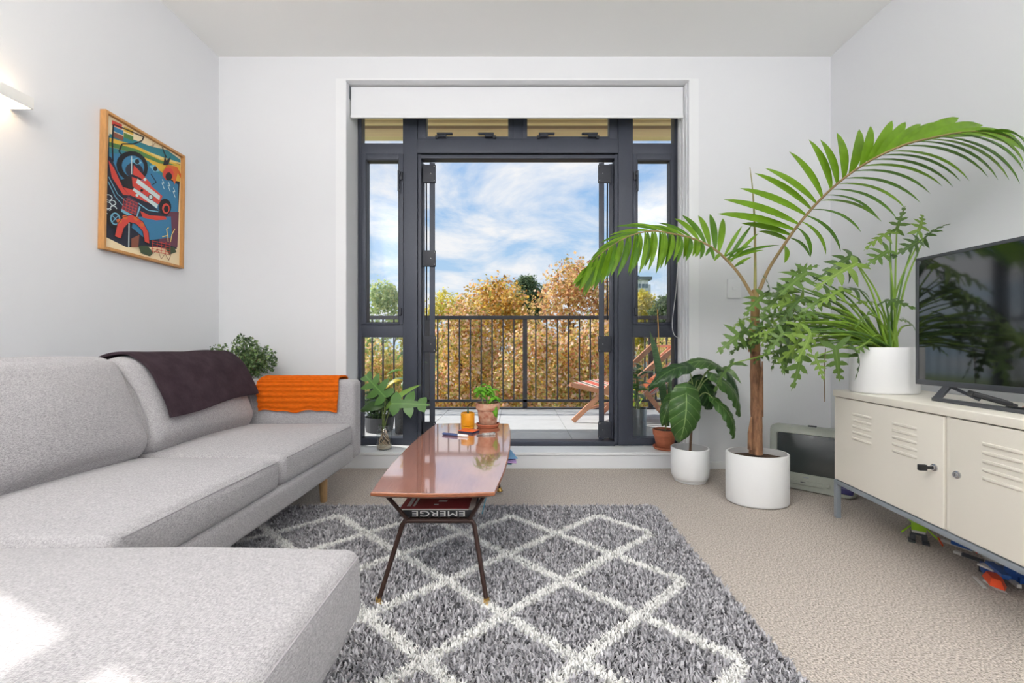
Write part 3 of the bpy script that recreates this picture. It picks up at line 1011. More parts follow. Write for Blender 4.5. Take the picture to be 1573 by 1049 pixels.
# denser where it is near the camera
x = RNG.uniform(RX0 + .004, RX1 - .002, nt_ * 2); y = RNG.uniform(.25, RY1 - .002, nt_ * 2)
vis = (x > -1.3)
x = x[vis]; y = y[vis]
white = rug_line(x, y)
def tufts(x, y, L0, L1, w, name, m):
    n = len(x)
    az = RNG.uniform(0, 2 * np.pi, n); lean = RNG.uniform(.25, 1.0, n)
    L = RNG.uniform(L0, L1, n)
    dx, dy = np.cos(az), np.sin(az)
    sx, sy = -dy, dx
    # three levels: base, mid, tip
    hz = L * np.cos(lean * .8); hr = L * np.sin(lean * .9)
    P = np.zeros((n, 5, 3), np.float32)
    ox, oy, oz = rug.location
    for k, (f, ww) in enumerate(((0, 1), (0.55, 1.15))):
        rr = hr * f ** 1.6; zz = ZR - .003 + hz * (1 - (1 - f) ** 1.4)
        P[:, k * 2, 0] = x + dx * rr - sx * w * ww; P[:, k * 2, 1] = y + dy * rr - sy * w * ww; P[:, k * 2, 2] = zz
        P[:, k * 2 + 1, 0] = x + dx * rr + sx * w * ww; P[:, k * 2 + 1, 1] = y + dy * rr + sy * w * ww; P[:, k * 2 + 1, 2] = zz
    P[:, 4, 0] = x + dx * hr; P[:, 4, 1] = y + dy * hr; P[:, 4, 2] = ZR - .003 + hz
    P[:, :, 0] -= ox; P[:, :, 1] -= oy
    V_ = P.reshape(-1, 3)
    idx = np.arange(n)[:, None] * 5
    quad = (idx + np.array([0, 1, 3, 2])[None]).astype(np.int32)
    tri = (idx + np.array([2, 3, 4])[None]).astype(np.int32)
    loops = np.concatenate([quad, tri], 1).reshape(-1)
    me = bpy.data.meshes.new(name)
    me.vertices.add(len(V_)); me.vertices.foreach_set('co', V_.reshape(-1))
    me.loops.add(len(loops)); me.loops.foreach_set('vertex_index', loops)
    me.polygons.add(2 * n)
    st = np.empty(2 * n, np.int32); st[0::2] = np.arange(n) * 7; st[1::2] = np.arange(n) * 7 + 4
    me.polygons.foreach_set('loop_start', st)
    me.update(calc_edges=True)
    me.materials.append(m)
    o = bpy.data.objects.new(name, me); COL.objects.link(o); o.parent = rug
    o['kind'] = 'stuff'
    ORG[o.name] = V(rug.location)
    return o
g = ~white
tufts(x[g], y[g], .013, .027, .0029, 'grey_pile', m_rugg)
# white lines carry extra strands
xw = np.concatenate([x[white], x[white] + RNG.normal(0, .003, white.sum())]); yw = np.concatenate([y[white], y[white] + RNG.normal(0, .003, white.sum())])
tufts(xw, yw, .014, .024, .0026, 'white_pile', m_rugw)

# ================================================================== coffee table
m_table = mat('polished_rosewood', (196, 132, 104), 0.16, col2=(158, 94, 70), vscale=26, stretch=(9, 0.7, 9), coat=1.0, spec=1.0)
_b = m_table.node_tree.nodes['Principled BSDF']
_b.inputs['Coat IOR'].default_value = 2.5; _b.inputs['IOR'].default_value = 2.0; _b.inputs['Coat Roughness'].default_value = 0.05
m_tedge = mat('rosewood_edge', (150, 92, 62), 0.35, var=0.25, vscale=30, stretch=(1, 9, 9))
TZ = .385
ct = thing('coffee_table', 'long rosewood surfboard coffee table on brown steel legs', 'table', (-.265, 1.89, ZR))
ctrlL = [(-.463, 1.317), (-.487, 1.56), (-.497, 1.80), (-.498, 2.05), (-.490, 2.27), (-.479, 2.47)]
ctrlR = [(-.050, 2.47), (-.036, 2.27), (-.031, 2.05), (-.034, 1.80), (-.046, 1.56), (-.070, 1.317)]
def outline(inset=0.0):
    cx0, cy0 = -.265, 1.893
    L = spline([V((a, b, 0)) for a, b in ctrlL], 20); R = spline([V((a, b, 0)) for a, b in ctrlR], 20)
    far = [V((lerp(-.479, -.050, k / 6), 2.47 + .012 * math.sin(math.pi * k / 6), 0)) for k in range(1, 6)]
    near = [V((lerp(-.070, -.463, k / 6), 1.317 - .012 * math.sin(math.pi * k / 6), 0)) for k in range(1, 6)]
    pts = L + far + R + near
    out = []
    for p in pts:
        d = V((p.x - cx0, (p.y - cy0), 0))
        sx_ = (abs(d.x) - inset) / abs(d.x) if abs(d.x) > .05 else 1
        sy_ = (abs(d.y) - inset) / abs(d.y) if abs(d.y) > .05 else 1
        out.append(V((cx0 + d.x * sx_, cy0 + d.y * sy_, 0)))
    return out
levels = [(.030, -.027), (.010, -.017), (0, -.011), (0, -.003), (.0015, -.0008)]
t = mb(); vs_ = []; fs_ = []
rings = []
for ins, dz in levels:
    o_ = outline(ins); rings.append(len(vs_)); vs_ += [V((p.x, p.y, TZ + dz)) for p in o_]
n_ = len(outline())
for a in range(len(levels) - 1):
    for k in range(n_):
        fs_.append((rings[a] + (k + 1) % n_, rings[a] + k, rings[a + 1] + k, rings[a + 1] + (k + 1) % n_))
fs_.append(tuple(rings[0] + k for k in range(n_)))
t.add(vs_, fs_)
t.build('edge_band', m_tedge, ct, True, 30)
t = mb(); o_ = outline(.0015); t.add([V((p.x, p.y, TZ - .0008)) for p in o_] + [V((p.x, p.y, TZ)) for p in outline(.003)],
    [tuple(range(n_, 2 * n_))[::-1]] + [((k + 1) % n_, k, n_ + k, n_ + (k + 1) % n_) for k in range(n_)])
t.build('table_top', m_table, ct, False)
zr = .262
for sgn, yl, yf, yt in ((-1, 1.395, 1.343, 1.355), (1, 2.345, 2.39, 2.40)):
    pts = [(-.446, yf, ZR + .012), (-.383, yl - sgn * -.0, zr - .012), (-.376, yl, zr - .002), (-.362, yl, zr), (-.165, yl, zr), (-.150, yl, zr - .002), (-.143, yl, zr - .012), (-.098, yf, ZR + .012)]
    mb().tube(pts, .0078, 10).build('leg', m_bronze, ct, True)
    for sx_, (xt, xb) in enumerate(((-.425, -.366), (-.105, -.160))):
        mb().tube([(xt, yt, TZ - .022), (xb, yl, zr + .004)], .0068, 8).build('strut', m_bronze, ct, True)
    for fx_ in (-.446, -.098):
        mb().lathe(fx_, yf, [(.016, ZR - .002), (.017, ZR + .004), (.010, ZR + .012), (.009, ZR + .022)], 14).build('foot', m_brass, ct, True)
rk = mb()
for k in range(7):
    xx = lerp(-.362, -.166, k / 6); rk.tube([(xx, 1.395, zr), (xx, 1.425, zr + .003), (xx, 2.315, zr + .003), (xx, 2.345, zr)], .0033, 6)
for yy in (1.425, 1.87, 2.315): rk.tube([(-.362, yy, zr - .001), (-.166, yy, zr - .001)], .0033, 6)
rk.build('magazine_rack', m_bronze, ct, True)

# books and magazines on the rack (each its own thing)
ZM = zr + .007
m_paper = mat('paper_edge', (226, 222, 214), 0.8, var=.08, vscale=300, stretch=(1, 1, 20))
m_bk = mat('charcoal_cover', (52, 50, 52), 0.5)
m_redc = mat('red_cover', (152, 64, 66), 0.45)
def text_mesh(body, size, M, m, name, parent, ext=0.0004, font_scale_x=1.0):
    cu = bpy.data.curves.new('lettering', 'FONT'); cu.body = body; cu.size = size; cu.extrude = ext
    cu.align_x = 'CENTER'; cu.align_y = 'CENTER'
    ob = bpy.data.objects.new('lettering', cu); COL.objects.link(ob)
    dg = bpy.context.evaluated_depsgraph_get()
    me = bpy.data.meshes.new_from_object(ob.evaluated_get(dg))
    bpy.data.objects.remove(ob, do_unlink=True)
    bpy.data.curves.remove(cu)
    me.materials.clear(); me.materials.append(m)
    S_ = Matrix.Diagonal((font_scale_x, 1, 1, 1))
    me.transform(Matrix.Translation(-_org(parent)) @ M @ S_)
    o = bpy.data.objects.new(name, me); COL.objects.link(o); o.parent = parent
    return o
m_ink_w = mat('white_ink', (232, 230, 226), 0.6)
bk = thing('magazine', 'thick magazine with upside-down EMERGE lettering on the table rack', 'magazine', (-.265, 1.62, ZM))
mb().bevbox(-.398, -.142, 1.408, 1.72, ZM, ZM + .024, .002).build('pages', m_bk, bk, True)
mb().box(-.396, -.144, 1.410, 1.718, ZM + .024, ZM + .0252).build('cover', m_paper, bk)
text_mesh('EMERGE', .026, Matrix.Translation((-.264, 1.4075, ZM + .0125)) @ Matrix.Rotation(math.pi, 4, 'Y') @ Matrix.Rotation(math.pi / 2, 4, 'X'), m_ink_w, 'title', bk, font_scale_x=1.95)
b2 = thing('book', 'red-covered booklet lying on the magazine under the tabletop', 'book', (-.285, 1.62, ZM + .0255))
mb().bevbox(-.392, -.164, 1.402, 1.71, ZM + .026, ZM + .030, .001).build('pages', m_paper, b2, True)
mb().bevbox(-.394, -.162, 1.400, 1.712, ZM + .030, ZM + .032, .0008).build('cover', m_redc, b2, True)
for (xa_, xb_, ya_, yb_) in ((-.375, -.362, 1.42, 1.52), (-.355, -.347, 1.42, 1.50), (-.275, -.245, 1.46, 1.475), (-.285, -.27, 1.43, 1.44)):
    mb().box(xa_, xb_, ya_, yb_, ZM + .032, ZM + .0323).build('print', m_ink_w, b2)
b3 = thing('paperback', 'grey patterned paperback leaning at the right of the rack', 'book', (-.148, 1.6, ZM))
m_pat = mat('patterned_cover', (70, 70, 72), 0.6, col2=(214, 212, 208), vscale=60)
m_teal = mat('teal_spine', (36, 140, 170), 0.5)
Mx = Matrix.Translation((-.132, 1.56, ZM + .0)) @ Matrix.Rotation(math.radians(14), 4, 'Y')
mb().bevbox(-.004, .010, -.13, .13, .004, .062, .001, M=Mx).build('pages', m_pat, b3, True)
mb().bevbox(.010, .013, -.13, .13, .004, .062, .001, M=Mx).build('cover', m_teal, b3, True)
for nm, lab, col, x0, y0, z0, rot in (('brochure', 'light blue paper brochure sticking out at the right of the table rack', (120, 176, 222), -.050, 2.04, .302, .25),
                                      ('leaflet', 'lilac paper leaflet poking out below the blue brochure', (196, 160, 214), -.045, 2.02, .292, .05),
                                      ('envelope', 'pale turquoise envelope at the bottom of the papers on the rack', (150, 200, 206), -.058, 2.05, .2795, -.1)):
    Mx = Matrix.Translation((x0 - .06, y0, z0)) @ Matrix.Rotation(rot, 4, 'Z') @ Matrix.Rotation(-.10, 4, 'Y')
    pm = mat('paper_' + nm, col, 0.6)
    vs_ = []; fs_ = []
    tt = mb()
    for side in (0, .004):
        for i in range(7):
            for j in range(5):
                vs_.append(Mx @ V((lerp(-.07, .10, i / 6), lerp(-.07, .07, j / 4), side + .008 * math.sin(i * .7 + j * .5))))
    for i in range(6):
        for j in range(4):
            q = (i * 5 + j, (i + 1) * 5 + j, (i + 1) * 5 + j + 1, i * 5 + j + 1)
            fs_.append(tuple(reversed(q))); fs_.append(tuple(35 + k for k in q))
    ring = [i * 5 for i in range(7)] + [30 + j for j in range(1, 5)] + [i * 5 + 4 for i in range(5, -1, -1)] + [j for j in range(3, 0, -1)]
    for a, b_ in zip(ring, ring[1:] + ring[:1]): fs_.append((a, b_, 35 + b_, 35 + a))
    tt.add(vs_, fs_)
    single(nm, pm, tt, lab, 'paper', (x0, y0, z0))

# things on the table top
def pot(prof_out, wall, parent, name, m, cx, cy, z0, sx=1, sy=1, n=32):
    """hollow pot: outer profile [(r,z)...] bottom to top, then the inside"""
    inner = [(max(.004, r - wall), max(z, wall)) for r, z in reversed(prof_out)]
    prof = [(r, z0 + z) for r, z in prof_out] + [(r, z0 + z) for r, z in inner]
    return mb().lathe(cx, cy, prof, n, sx, sy).build(name, m, parent, True, 50)
m_must = mat('mustard_ceramic', (222, 150, 22), 0.3)
YT = 2.33
pa = W(718.5, 652, YT); pa = V((pa.x, YT, TZ))
cp = thing('ceramic_planter', 'small mustard yellow ceramic planter on the coffee table', 'planter', pa)
pot([(.030, 0), (.036, .002), (.037, .012), (.034, .014)], .004, cp, 'saucer', m_must, pa.x, pa.y, TZ)
pot([(.030, 0), (.036, .003), (.038, .010), (.038, .072), (.0365, .076)], .004, cp, 'pot', m_must, pa.x, pa.y, TZ + .012)
mb().lathe(pa.x, pa.y, [(.033, TZ + .07), (.02, TZ + .074)], 20).build('soil', m_soil, cp, True)
m_cactus = mat('dark_cactus', (58, 88, 62), 0.7, bump=.4, bscale=200)
mb().tube([(pa.x + .002, pa.y, TZ + .07), (pa.x + .001, pa.y, TZ + .10), (pa.x, pa.y, TZ + .125)], [.0055, .005, .002], 8).build('stem', m_cactus, cp, True)

m_terra2 = mat('weathered_terracotta', (160, 92, 68), 0.9, col2=(202, 170, 146), vscale=34, bump=.2, bscale=160)
pb = V((W(749.5, 655, 2.37).x, 2.37, TZ))
bp_ = thing('potted_basil', 'leafy green basil in a weathered terracotta pot on the coffee table', 'plant', pb)
pot([(.042, 0), (.058, .002), (.066, .016), (.069, .018), (.067, .021)], .007, bp_, 'saucer', m_terra, pb.x, pb.y, TZ)
pot([(.046, 0), (.049, .004), (.060, .092), (.067, .094), (.070, .128), (.068, .131)], .008, bp_, 'pot', m_terra2, pb.x, pb.y, TZ + .007)
mb().lathe(pb.x, pb.y, [(.059, TZ + .122), (.03, TZ + .126)], 20).build('soil', m_soil, bp_, True)
m_basil = leaf_mat('basil_leaf', (104, 170, 36), (150, 200, 80), 0.45, veins=7, trans=.3)
rb = random.Random(4)
stems = [((-.025, -.01), (-.05, -.02, .225)), ((0, 0), (-.01, -.01, .245)), ((.015, .0), (.02, -.02, .215)), ((.025, -.01), (.05, -.03, .17)), ((-.01, .02), (.0, .03, .21))]
for (sx_, sy_), tp in stems:
    b0_ = pb + V((sx_, sy_, .122)); tpv = pb + V(tp)
    pth = spline([b0_, lerp(b0_, tpv, .5) + V((0, 0, .02)), tpv], 8)
    mb().tube(pth, [.0028] * 8 + [.0015], 6).build('stem', mat('basil_stem', (126, 160, 70), .6), bp_, True)
    for k in range(7):
        t_ = .45 + .55 * k / 6
        q = pth[min(8, int(t_ * 8))]
        az = k * 2.4 + rb.random()
        d = V((math.cos(az), math.sin(az) * .8 - .3, rb.uniform(-.5, .25)))
        d = d.normalized() * rb.uniform(.034, .055)
        broad_leaf(q, q + d, rb.uniform(.026, .036), (d.x * .2, -.3, 1), curl=.18, droop=.35, ripple=.03, heart=.0, nt=8, ns=3).build('leaf', m_basil, bp_, True)
lf = broad_leaf(pb + V((.035, -.045, .135)), pb + V((.052, -.062, .06)), .034, (0, -1, .2), curl=.15, droop=.1, ripple=.02, heart=0, nt=8, ns=3); lf.build('leaf', m_basil, bp_, True)
lf = broad_leaf(pb + V((-.04, -.02, .235)), pb + V((-.066, -.03, .165)), .032, (-.4, -1, .2), curl=.15, droop=.1, ripple=.02, heart=0, nt=8, ns=3); lf.build('leaf', m_basil, bp_, True)

nb = thing('notebook', 'small notebook with an orange cover in front of the mustard planter', 'notebook', (W(718, 658, 2.2).x, 2.22, TZ))
Mx = Matrix.Translation((W(720, 658, 2.22).x, 2.225, TZ)) @ Matrix.Rotation(math.radians(-28), 4, 'Z')
m_navy = mat('navy_cover', (34, 44, 74), .5); m_orc = mat('orange_cover', (232, 100, 48), .4)
mb().bevbox(-.046, .046, -.034, .034, .0, .002, .0008, M=Mx).build('back_cover', m_navy, nb, True)
mb().bevbox(-.045, .045, -.033, .033, .002, .009, .0008, M=Mx).build('pages', m_navy, nb, True)
mb().bevbox(-.046, .046, -.034, .034, .009, .012, .0008, M=Mx).build('front_cover', m_orc, nb, True)
mb().lathe(0, 0, [(.009, .0121), (.009, .0125)], 16, M=Mx).build('print', mat('dark_orange_ink', (190, 66, 24), .5), nb)
pe = thing('marker_pen', 'blue and white marker pen lying on the coffee table', 'pen', (W(692, 663, 2.13).x, 2.13, TZ))
p0, p1 = W(680, 661, 2.155), W(719, 665, 2.10); p0.z = p1.z = TZ + .007
pm_ = lerp(p0, p1, .62)
mb().tube([p0, lerp(p0, p1, .05), pm_], [.005, .007, .007], 12).build('barrel', mat('slate_blue_plastic', (70, 84, 128), .4), pe, True)
mb().tube([pm_, lerp(p0, p1, .95), p1], [.0068, .006, .004], 12).build('cap', m_white_pot, pe, True)
kn = thing('folding_knife', 'patterned folding pocket knife lying beside the notebook', 'knife', (W(745, 663, 2.14).x, 2.13, TZ))
Mx = Matrix.Translation((W(747, 662, 2.15).x, 2.15, TZ)) @ Matrix.Rotation(math.radians(12), 4, 'Z')
mb().bevbox(-.022, .048, -.011, .011, 0, .011, .004, M=Mx).build('handle', m_pat, kn, True)
mb().bevbox(-.050, -.018, -.008, .008, .002, .006, .002, M=Mx).build('blade', mat('grey_blade', (120, 124, 128), .3, .7), kn, True)
mb().tube([Mx @ V((.03, .008, .012)), Mx @ V((.045, 0, .013)), Mx @ V((.03, -.008, .012))], .002, 6).build('lanyard_ring', m_chrome, kn, True)

# ================================================================== picture on the left wall
m_pframe = mat('oak_picture_frame', (196, 142, 84), 0.5, var=.15, vscale=20, stretch=(8, 8, 1.2))
pf = thing('framed_print', 'colourful comic style print in a slim oak frame on the left wall', 'picture', (XL + .014, 2.29, 1.66))
TILT = math.radians(1.0)
MP = Matrix.Translation((XL + .001, 2.292, 1.663)) @ Matrix.Rotation(-TILT, 4, 'X')     # local: y along wall (+ = far), z up, x out of the wall
PW, PH, FD = .247, .345, .030
t = mb()
f_ = .014
t.bevbox(0, FD, -PW, -PW + f_, -PH, PH, .0015, M=MP); t.build('frame_side', m_pframe, pf, True)
t = mb(); t.bevbox(0, FD, PW - f_, PW, -PH, PH, .0015, M=MP); t.build('frame_side', m_pframe, pf, True)
t = mb(); t.bevbox(0, FD, -PW + f_, PW - f_, PH - f_, PH, .0015, M=MP); t.build('frame_rail', m_pframe, pf, True)
t = mb(); t.bevbox(0, FD, -PW + f_, PW - f_, -PH, -PH + f_, .0015, M=MP); t.build('frame_rail', m_pframe, pf, True)
t = mb(); t.box(.002, .012, -PW + f_, PW - f_, -PH + f_, PH - f_, M=MP); t.build('backing', mat('cream_paper', (240, 222, 184), .8), pf)
INK = {'navy': (38, 42, 58), 'teal': (52, 128, 140), 'yellow': (222, 180, 66), 'green': (84, 128, 72), 'blue': (58, 124, 164), 'red': (212, 74, 62), 'white': (206, 222, 222),
       'black': (30, 30, 34), 'orange': (214, 104, 50), 'brown': (140, 84, 66), 'dgreen': (62, 78, 54), 'purple': (104, 62, 80), 'lblue': (120, 182, 206), 'sand': (232, 206, 130)}
ink_names = list(INK); ink_m = [mat('ink_' + k, v, .7) for k, v in INK.items()]
pr = mb(); lay = [0]
def q2w(x, y):
    """crop pixel of the print -> print plane"""
    u = (x - 93) / (544 - 93)
    yt_, yb_ = 65 + 235 * u, 900 + 75 * u
    v = (yb_ - y) / (yb_ - yt_)
    u = u * 2.04 / (2.04 * u + 2.53 * (1 - u)) if False else u
    uu = u / (u + (1 - u) * 1.0)
    return lerp(-PW + f_, PW - f_, min(.995, max(.005, uu))), lerp(-PH + f_, PH - f_, min(.995, max(.005, v)))
def poly(c, pts):
    lay[0] += 1
    xo = .0122 + lay[0] * .00003
    P = [q2w(*p) for p in pts]
    pr.add([MP @ V((xo, a, b)) for a, b in P], [tuple(range(len(P)))], ink_names.index(c))
def ell(c, cx, cy, a, b, n=18): poly(c, [(cx + a * math.cos(2 * math.pi * k / n), cy + b * math.sin(2 * math.pi * k / n)) for k in range(n)])
def line(c, pts, w=4):
    for (a, b) in zip(pts, pts[1:]):
        d = V((b[0] - a[0], b[1] - a[1])); 
        if d.length < 1e-6: continue
        nn = V((-d.y, d.x)).normalized() * w / 2
        poly(c, [(a[0] + nn.x, a[1] + nn.y), (b[0] + nn.x, b[1] + nn.y), (b[0] - nn.x, b[1] - nn.y), (a[0] - nn.x, a[1] - nn.y)])
poly('navy', [(112, 200), (300, 235), (546, 330), (524, 870), (330, 870), (215, 888), (98, 835)])
poly('teal', [(116, 188), (250, 205), (330, 232), (450, 255), (546, 318), (546, 345), (380, 290), (116, 225)])
poly('yellow', [(116, 212), (250, 238), (400, 300), (546, 350), (546, 455), (430, 430), (300, 345), (116, 300)])
poly('green', [(116, 240), (260, 262), (400, 318), (520, 352), (400, 340), (250, 290), (116, 268)])
poly('sand', [(300, 262), (420, 300), (545, 335), (545, 345), (400, 312)])
poly('teal', [(116, 270), (200, 282), (330, 330), (420, 400), (420, 440), (300, 420), (116, 330)])
poly('blue', [(116, 310), (240, 300), (400, 410), (528, 470), (528, 640), (400, 640), (300, 560), (180, 470)])
poly('purple', [(470, 640), (535, 640), (528, 860), (400, 840), (430, 720)])
poly('blue', [(250, 690), (480, 670), (490, 800), (330, 830), (240, 760)])
for c_, x0, y0 in (('red', 127, 100), ('blue', 134, 137), ('brown', 134, 172), ('yellow', 188, 128), ('green', 188, 166)):
    poly(c_, [(x0, y0), (x0 + 52, y0 + 18), (x0 + 52, y0 + 48), (x0, y0 + 31)])
ell('black', 240, 375, 88, 98); ell('blue', 243, 375, 62, 70); ell('navy', 250, 400, 50, 50)
poly('lblue', [(225, 335), (262, 318), (292, 345), (262, 360)]); ell('black', 264, 340, 13, 16); 
poly('lblue', [(335, 360), (370, 350), (402, 390), (365, 395)]); ell('black', 372, 375, 13, 16)
line('black', [(135, 360), (130, 240), (134, 125), (200, 145), (300, 180), (290, 205), (240, 232), (180, 240), (165, 290)], 8)
line('black', [(165, 290), (185, 320)], 8)
line('white', [(232, 310), (234, 425)], 6)
line('black', [(345, 410), (380, 460), (355, 478)], 5)
poly('red', [(112, 355), (140, 400), (190, 520), (225, 560), (190, 560), (130, 460)])
line('lblue', [(115, 460), (160, 560), (230, 620)], 4); line('lblue', [(112, 490), (150, 580), (200, 640)], 4)
poly('black', [(170, 470), (240, 440), (290, 470), (260, 560), (200, 520)])
poly('red', [(245, 365), (270, 390), (345, 470), (345, 495), (280, 440), (240, 425)]); ell('white', 310, 448, 9, 10)
poly('red', [(235, 440), (330, 470), (420, 545), (400, 600), (380, 590), (240, 500)])
poly('white', [(268, 448), (405, 545), (400, 572), (258, 475)])
poly('red', [(188, 512), (280, 530), (360, 600), (320, 590), (220, 555)]); ell('white', 265, 553, 8, 9)
poly('white', [(248, 508), (392, 600), (386, 625), (240, 525)])
line('red', [(255, 490), (395, 585)], 9); ell('black', 346, 556, 15, 18); ell('white', 346, 556, 11, 13); ell('black', 292, 519, 8, 9)
ell('black', 438, 612, 42, 52); ell('red', 444, 622, 25, 33); ell('black', 446, 624, 16, 22)
line('lblue', [(270, 600), (330, 640), (395, 645)], 7)
poly('purple', [(215, 565), (275, 600), (268, 680), (180, 655)])
for k in range(5):
    line('red', [(195 + k * 17, 580 + k * 8), (186 + k * 17, 650 + k * 7)], 3); line('red', [(205 - k * 5, 580 + k * 18), (272 - k * 3, 605 + k * 18)], 3)
poly('lblue', [(180, 650), (262, 690), (278, 620), (286, 628), (262, 712), (180, 668)])
poly('red', [(285, 650), (340, 672), (440, 672), (450, 690), (380, 700), (300, 690)])
for cx_, cy_, r_ in ((115, 590, 20), (135, 620, 18), (110, 640, 24), (140, 655, 18), (115, 680, 16)):
    ell('white', cx_, cy_, r_, r_); ell('navy', cx_, cy_, r_ - 5, r_ - 5)
ell('black', 152, 720, 44, 66); ell('lblue', 150, 718, 26, 40); ell('navy', 150, 718, 19, 31)
line('lblue', [(135, 700), (165, 736)], 4); line('lblue', [(165, 695), (135, 740)], 4)
arch = [(148, 828), (160, 750), (190, 700), (240, 680), (300, 715), (335, 780), (342, 850), (312, 842), (300, 775), (262, 735), (225, 728), (195, 770), (180, 838)]
poly('red', arch); 
for p_ in ((170, 728), (200, 700), (262, 700), (296, 735)): ell('orange', p_[0], p_[1], 14, 14)
line('black', arch + arch[:1], 3); line('white', [(222, 735), (222, 885)], 6)
poly('orange', [(418, 392), (450, 345), (515, 360), (545, 405), (542, 430), (520, 395), (500, 470), (480, 430), (455, 400), (425, 430)])
ell('red', 455, 405, 36, 40); ell('black', 458, 420, 22, 26)
poly('black', [(420, 350), (430, 290), (440, 320), (470, 295), (455, 345)]); line('black', [(412, 232), (425, 270), (440, 300)], 7)
for x0_, y0_ in ((415, 440), (455, 455), (490, 490)):
    line('white', [(x0_, y0_), (x0_ + 12, y0_ + 25), (x0_ - 2, y0_ + 22), (x0_ + 14, y0_ + 60)], 4)
line('sand', [(420, 800), (455, 790), (448, 750), (462, 740)], 6); line('sand', [(455, 790), (460, 830)], 5); line('sand', [(475, 830), (485, 780), (505, 745)], 6)
poly('brown', [(235, 830), (280, 800), (275, 880), (235, 885)])
poly('dgreen', [(275, 870), (330, 865), (365, 905), (345, 930), (290, 915)]); poly('dgreen', [(440, 870), (500, 858), (518, 890), (470, 908)])
for k in range(5):
    line('red', [(355, 830 + k * 16), (470, 845 + k * 16)], 3); line('red', [(360 + k * 28, 830), (360 + k * 28, 905)], 3)
line('brown', [(362, 912), (390, 880), (415, 940), (440, 905), (465, 945), (480, 905)], 3)
line('brown', [(330, 235), (360, 225)], 2); line('brown', [(345, 205), (350, 240)], 2); line('brown', [(362, 212), (352, 242)], 2)
pr.build('print', ink_m, pf)

# ================================================================== wall lamp
m_lampw = mat('lamp_white', (242, 240, 236), .5)
m_glow = mat('lamp_diffuser', (255, 240, 220), .5, emit=(255, 226, 186), estr=7.0)
wl = thing('wall_lamp', 'white rectangular up and down wall light on the left wall', 'lamp', (XL + .045, 1.53, 1.806))
LY0, LY1, LZ0, LZ1, LX1 = 1.36, 1.693, 1.806, 1.852, XL + .092
t = mb(); t.bevbox(LX1 - .006, LX1, LY0, LY1, LZ0, LZ1, .001); t.build('front_plate', m_lampw, wl, True)
for ye in (LY1 - .005, LY0): mb().bevbox(XL, LX1 - .006, ye, ye + .005, LZ0, LZ1, .001).build('end_cap', m_lampw, wl, True)
t = mb(); t.box(XL + .002, LX1 - .008, LY0 + .006, LY1 - .006, LZ0 + .006, LZ0 + .012); t.build('diffuser', m_glow, wl)
t = mb(); t.box(XL + .002, LX1 - .008, LY0 + .006, LY1 - .006, LZ1 - .012, LZ1 - .006); t.build('diffuser', m_glow, wl)

# ================================================================== steel locker cabinet on the right
MC = Matrix(((-.0837, .9965, 0, 1.572), (-.9965, -.0837, 0, 2.068), (0, 0, 1, 0), (0, 0, 0, 1)))   # local: u along the front (far -> near), v into the depth, z up
CL, CD, CZ0, CZ1 = 1.19, .40, .188, .63
cb = thing('locker_cabinet', 'cream steel locker cabinet with louvred doors on grey legs', 'cabinet', tuple(MC @ V((CL / 2, CD / 2, 0))))
t = mb()
t.bevbox(0, .014, .004, CD, CZ0, CZ1 - .03, .003, M=MC); t.bevbox(CL - .014, CL, .004, CD, CZ0, CZ1 - .03, .003, M=MC)
t.bevbox(.014, CL - .014, CD - .012, CD, CZ0, CZ1 - .03, .003, M=MC); t.bevbox(.014, CL - .014, .012, CD - .012, CZ0, CZ0 + .012, .002, M=MC)
t.bevbox(.587, .603, .006, CD - .012, CZ0 + .012, CZ1 - .03, .002, M=MC)
t.build('body', m_cab, cb, True)
t = mb(); t.bevbox(-.002, CL + .002, -.004, CD + .002, CZ1 - .032, CZ1, .005, M=MC); t.build('top', m_cab, cb, True)
def flip_lens(): pass
def louvre(u0, z, parent, wd=.118):
    b = mb(); n = 8
    vs = []; fs = []
    for i in range(n + 1):
        a = i / n
        uu = u0 + wd * a
        e = min(1, min(a, 1 - a) * 9) ** .5
        for (dv, dz) in ((0, .006), (-.0045 * e, .0045), (-.0055 * e, -.001), (-.003 * e, -.006), (0, -.0065)):
            vs.append(MC @ V((uu, .0002 + dv, z + dz)))
        if i:
            for k in range(4):
                a_ = (i - 1) * 5 + k
                fs.append((a_, a_ + 5, a_ + 6, a_ + 1))
    b.add(vs, fs)
    return b.build('louvre', m_cab, parent, True, 60)
for d, (u0, u1) in enumerate(((.016, .583), (.607, CL - .016))):
    t = mb(); t.bevbox(u0, u1, 0, .016, CZ0 + .004, CZ1 - .036, .003, M=MC)
    do = t.build('door', m_cab, cb, True)
    lu = (.128, .356) if d == 0 else (.716, .944)
    for g0 in lu:
        for k in range(5): louvre(g0, .530 - k * .0278, do)
    ul = .548 if d == 0 else .634
    RM = MC @ Matrix.Translation((ul, 0, .403)) @ Matrix.Rotation(math.pi / 2, 4, 'X')
    mb().lathe(0, 0, [(.013, -.001), (.013, .004), (.009, .006), (.009, .010)], 18, M=RM).build('lock', m_chrome, do, True)
    if d == 0:
        t = mb(); t.bevbox(-.003, .003, -.006, .004, .010, .03, .001, M=RM); t.bevbox(-.006, .006, -.012, .010, .028, .056, .003, M=RM)
        t.build('key', m_black, do, True)
    else:
        mb().bevbox(-.0012, .0012, -.005, .005, .0095, .0105, .0004, M=RM).build('keyhole', m_black, do, True)
t = mb()
t.bevbox(0, CL, .0, .02, CZ0 - .021, CZ0 - .001, .002, M=MC); t.bevbox(0, CL, CD - .02, CD, CZ0 - .021, CZ0 - .001, .002, M=MC)
t.bevbox(0, .02, .02, CD - .02, CZ0 - .021, CZ0 - .001, .002, M=MC); t.bevbox(CL - .02, CL, .02, CD - .02, CZ0 - .021, CZ0 - .001, .002, M=MC)
t.build('under_frame', m_cableg, cb, True)
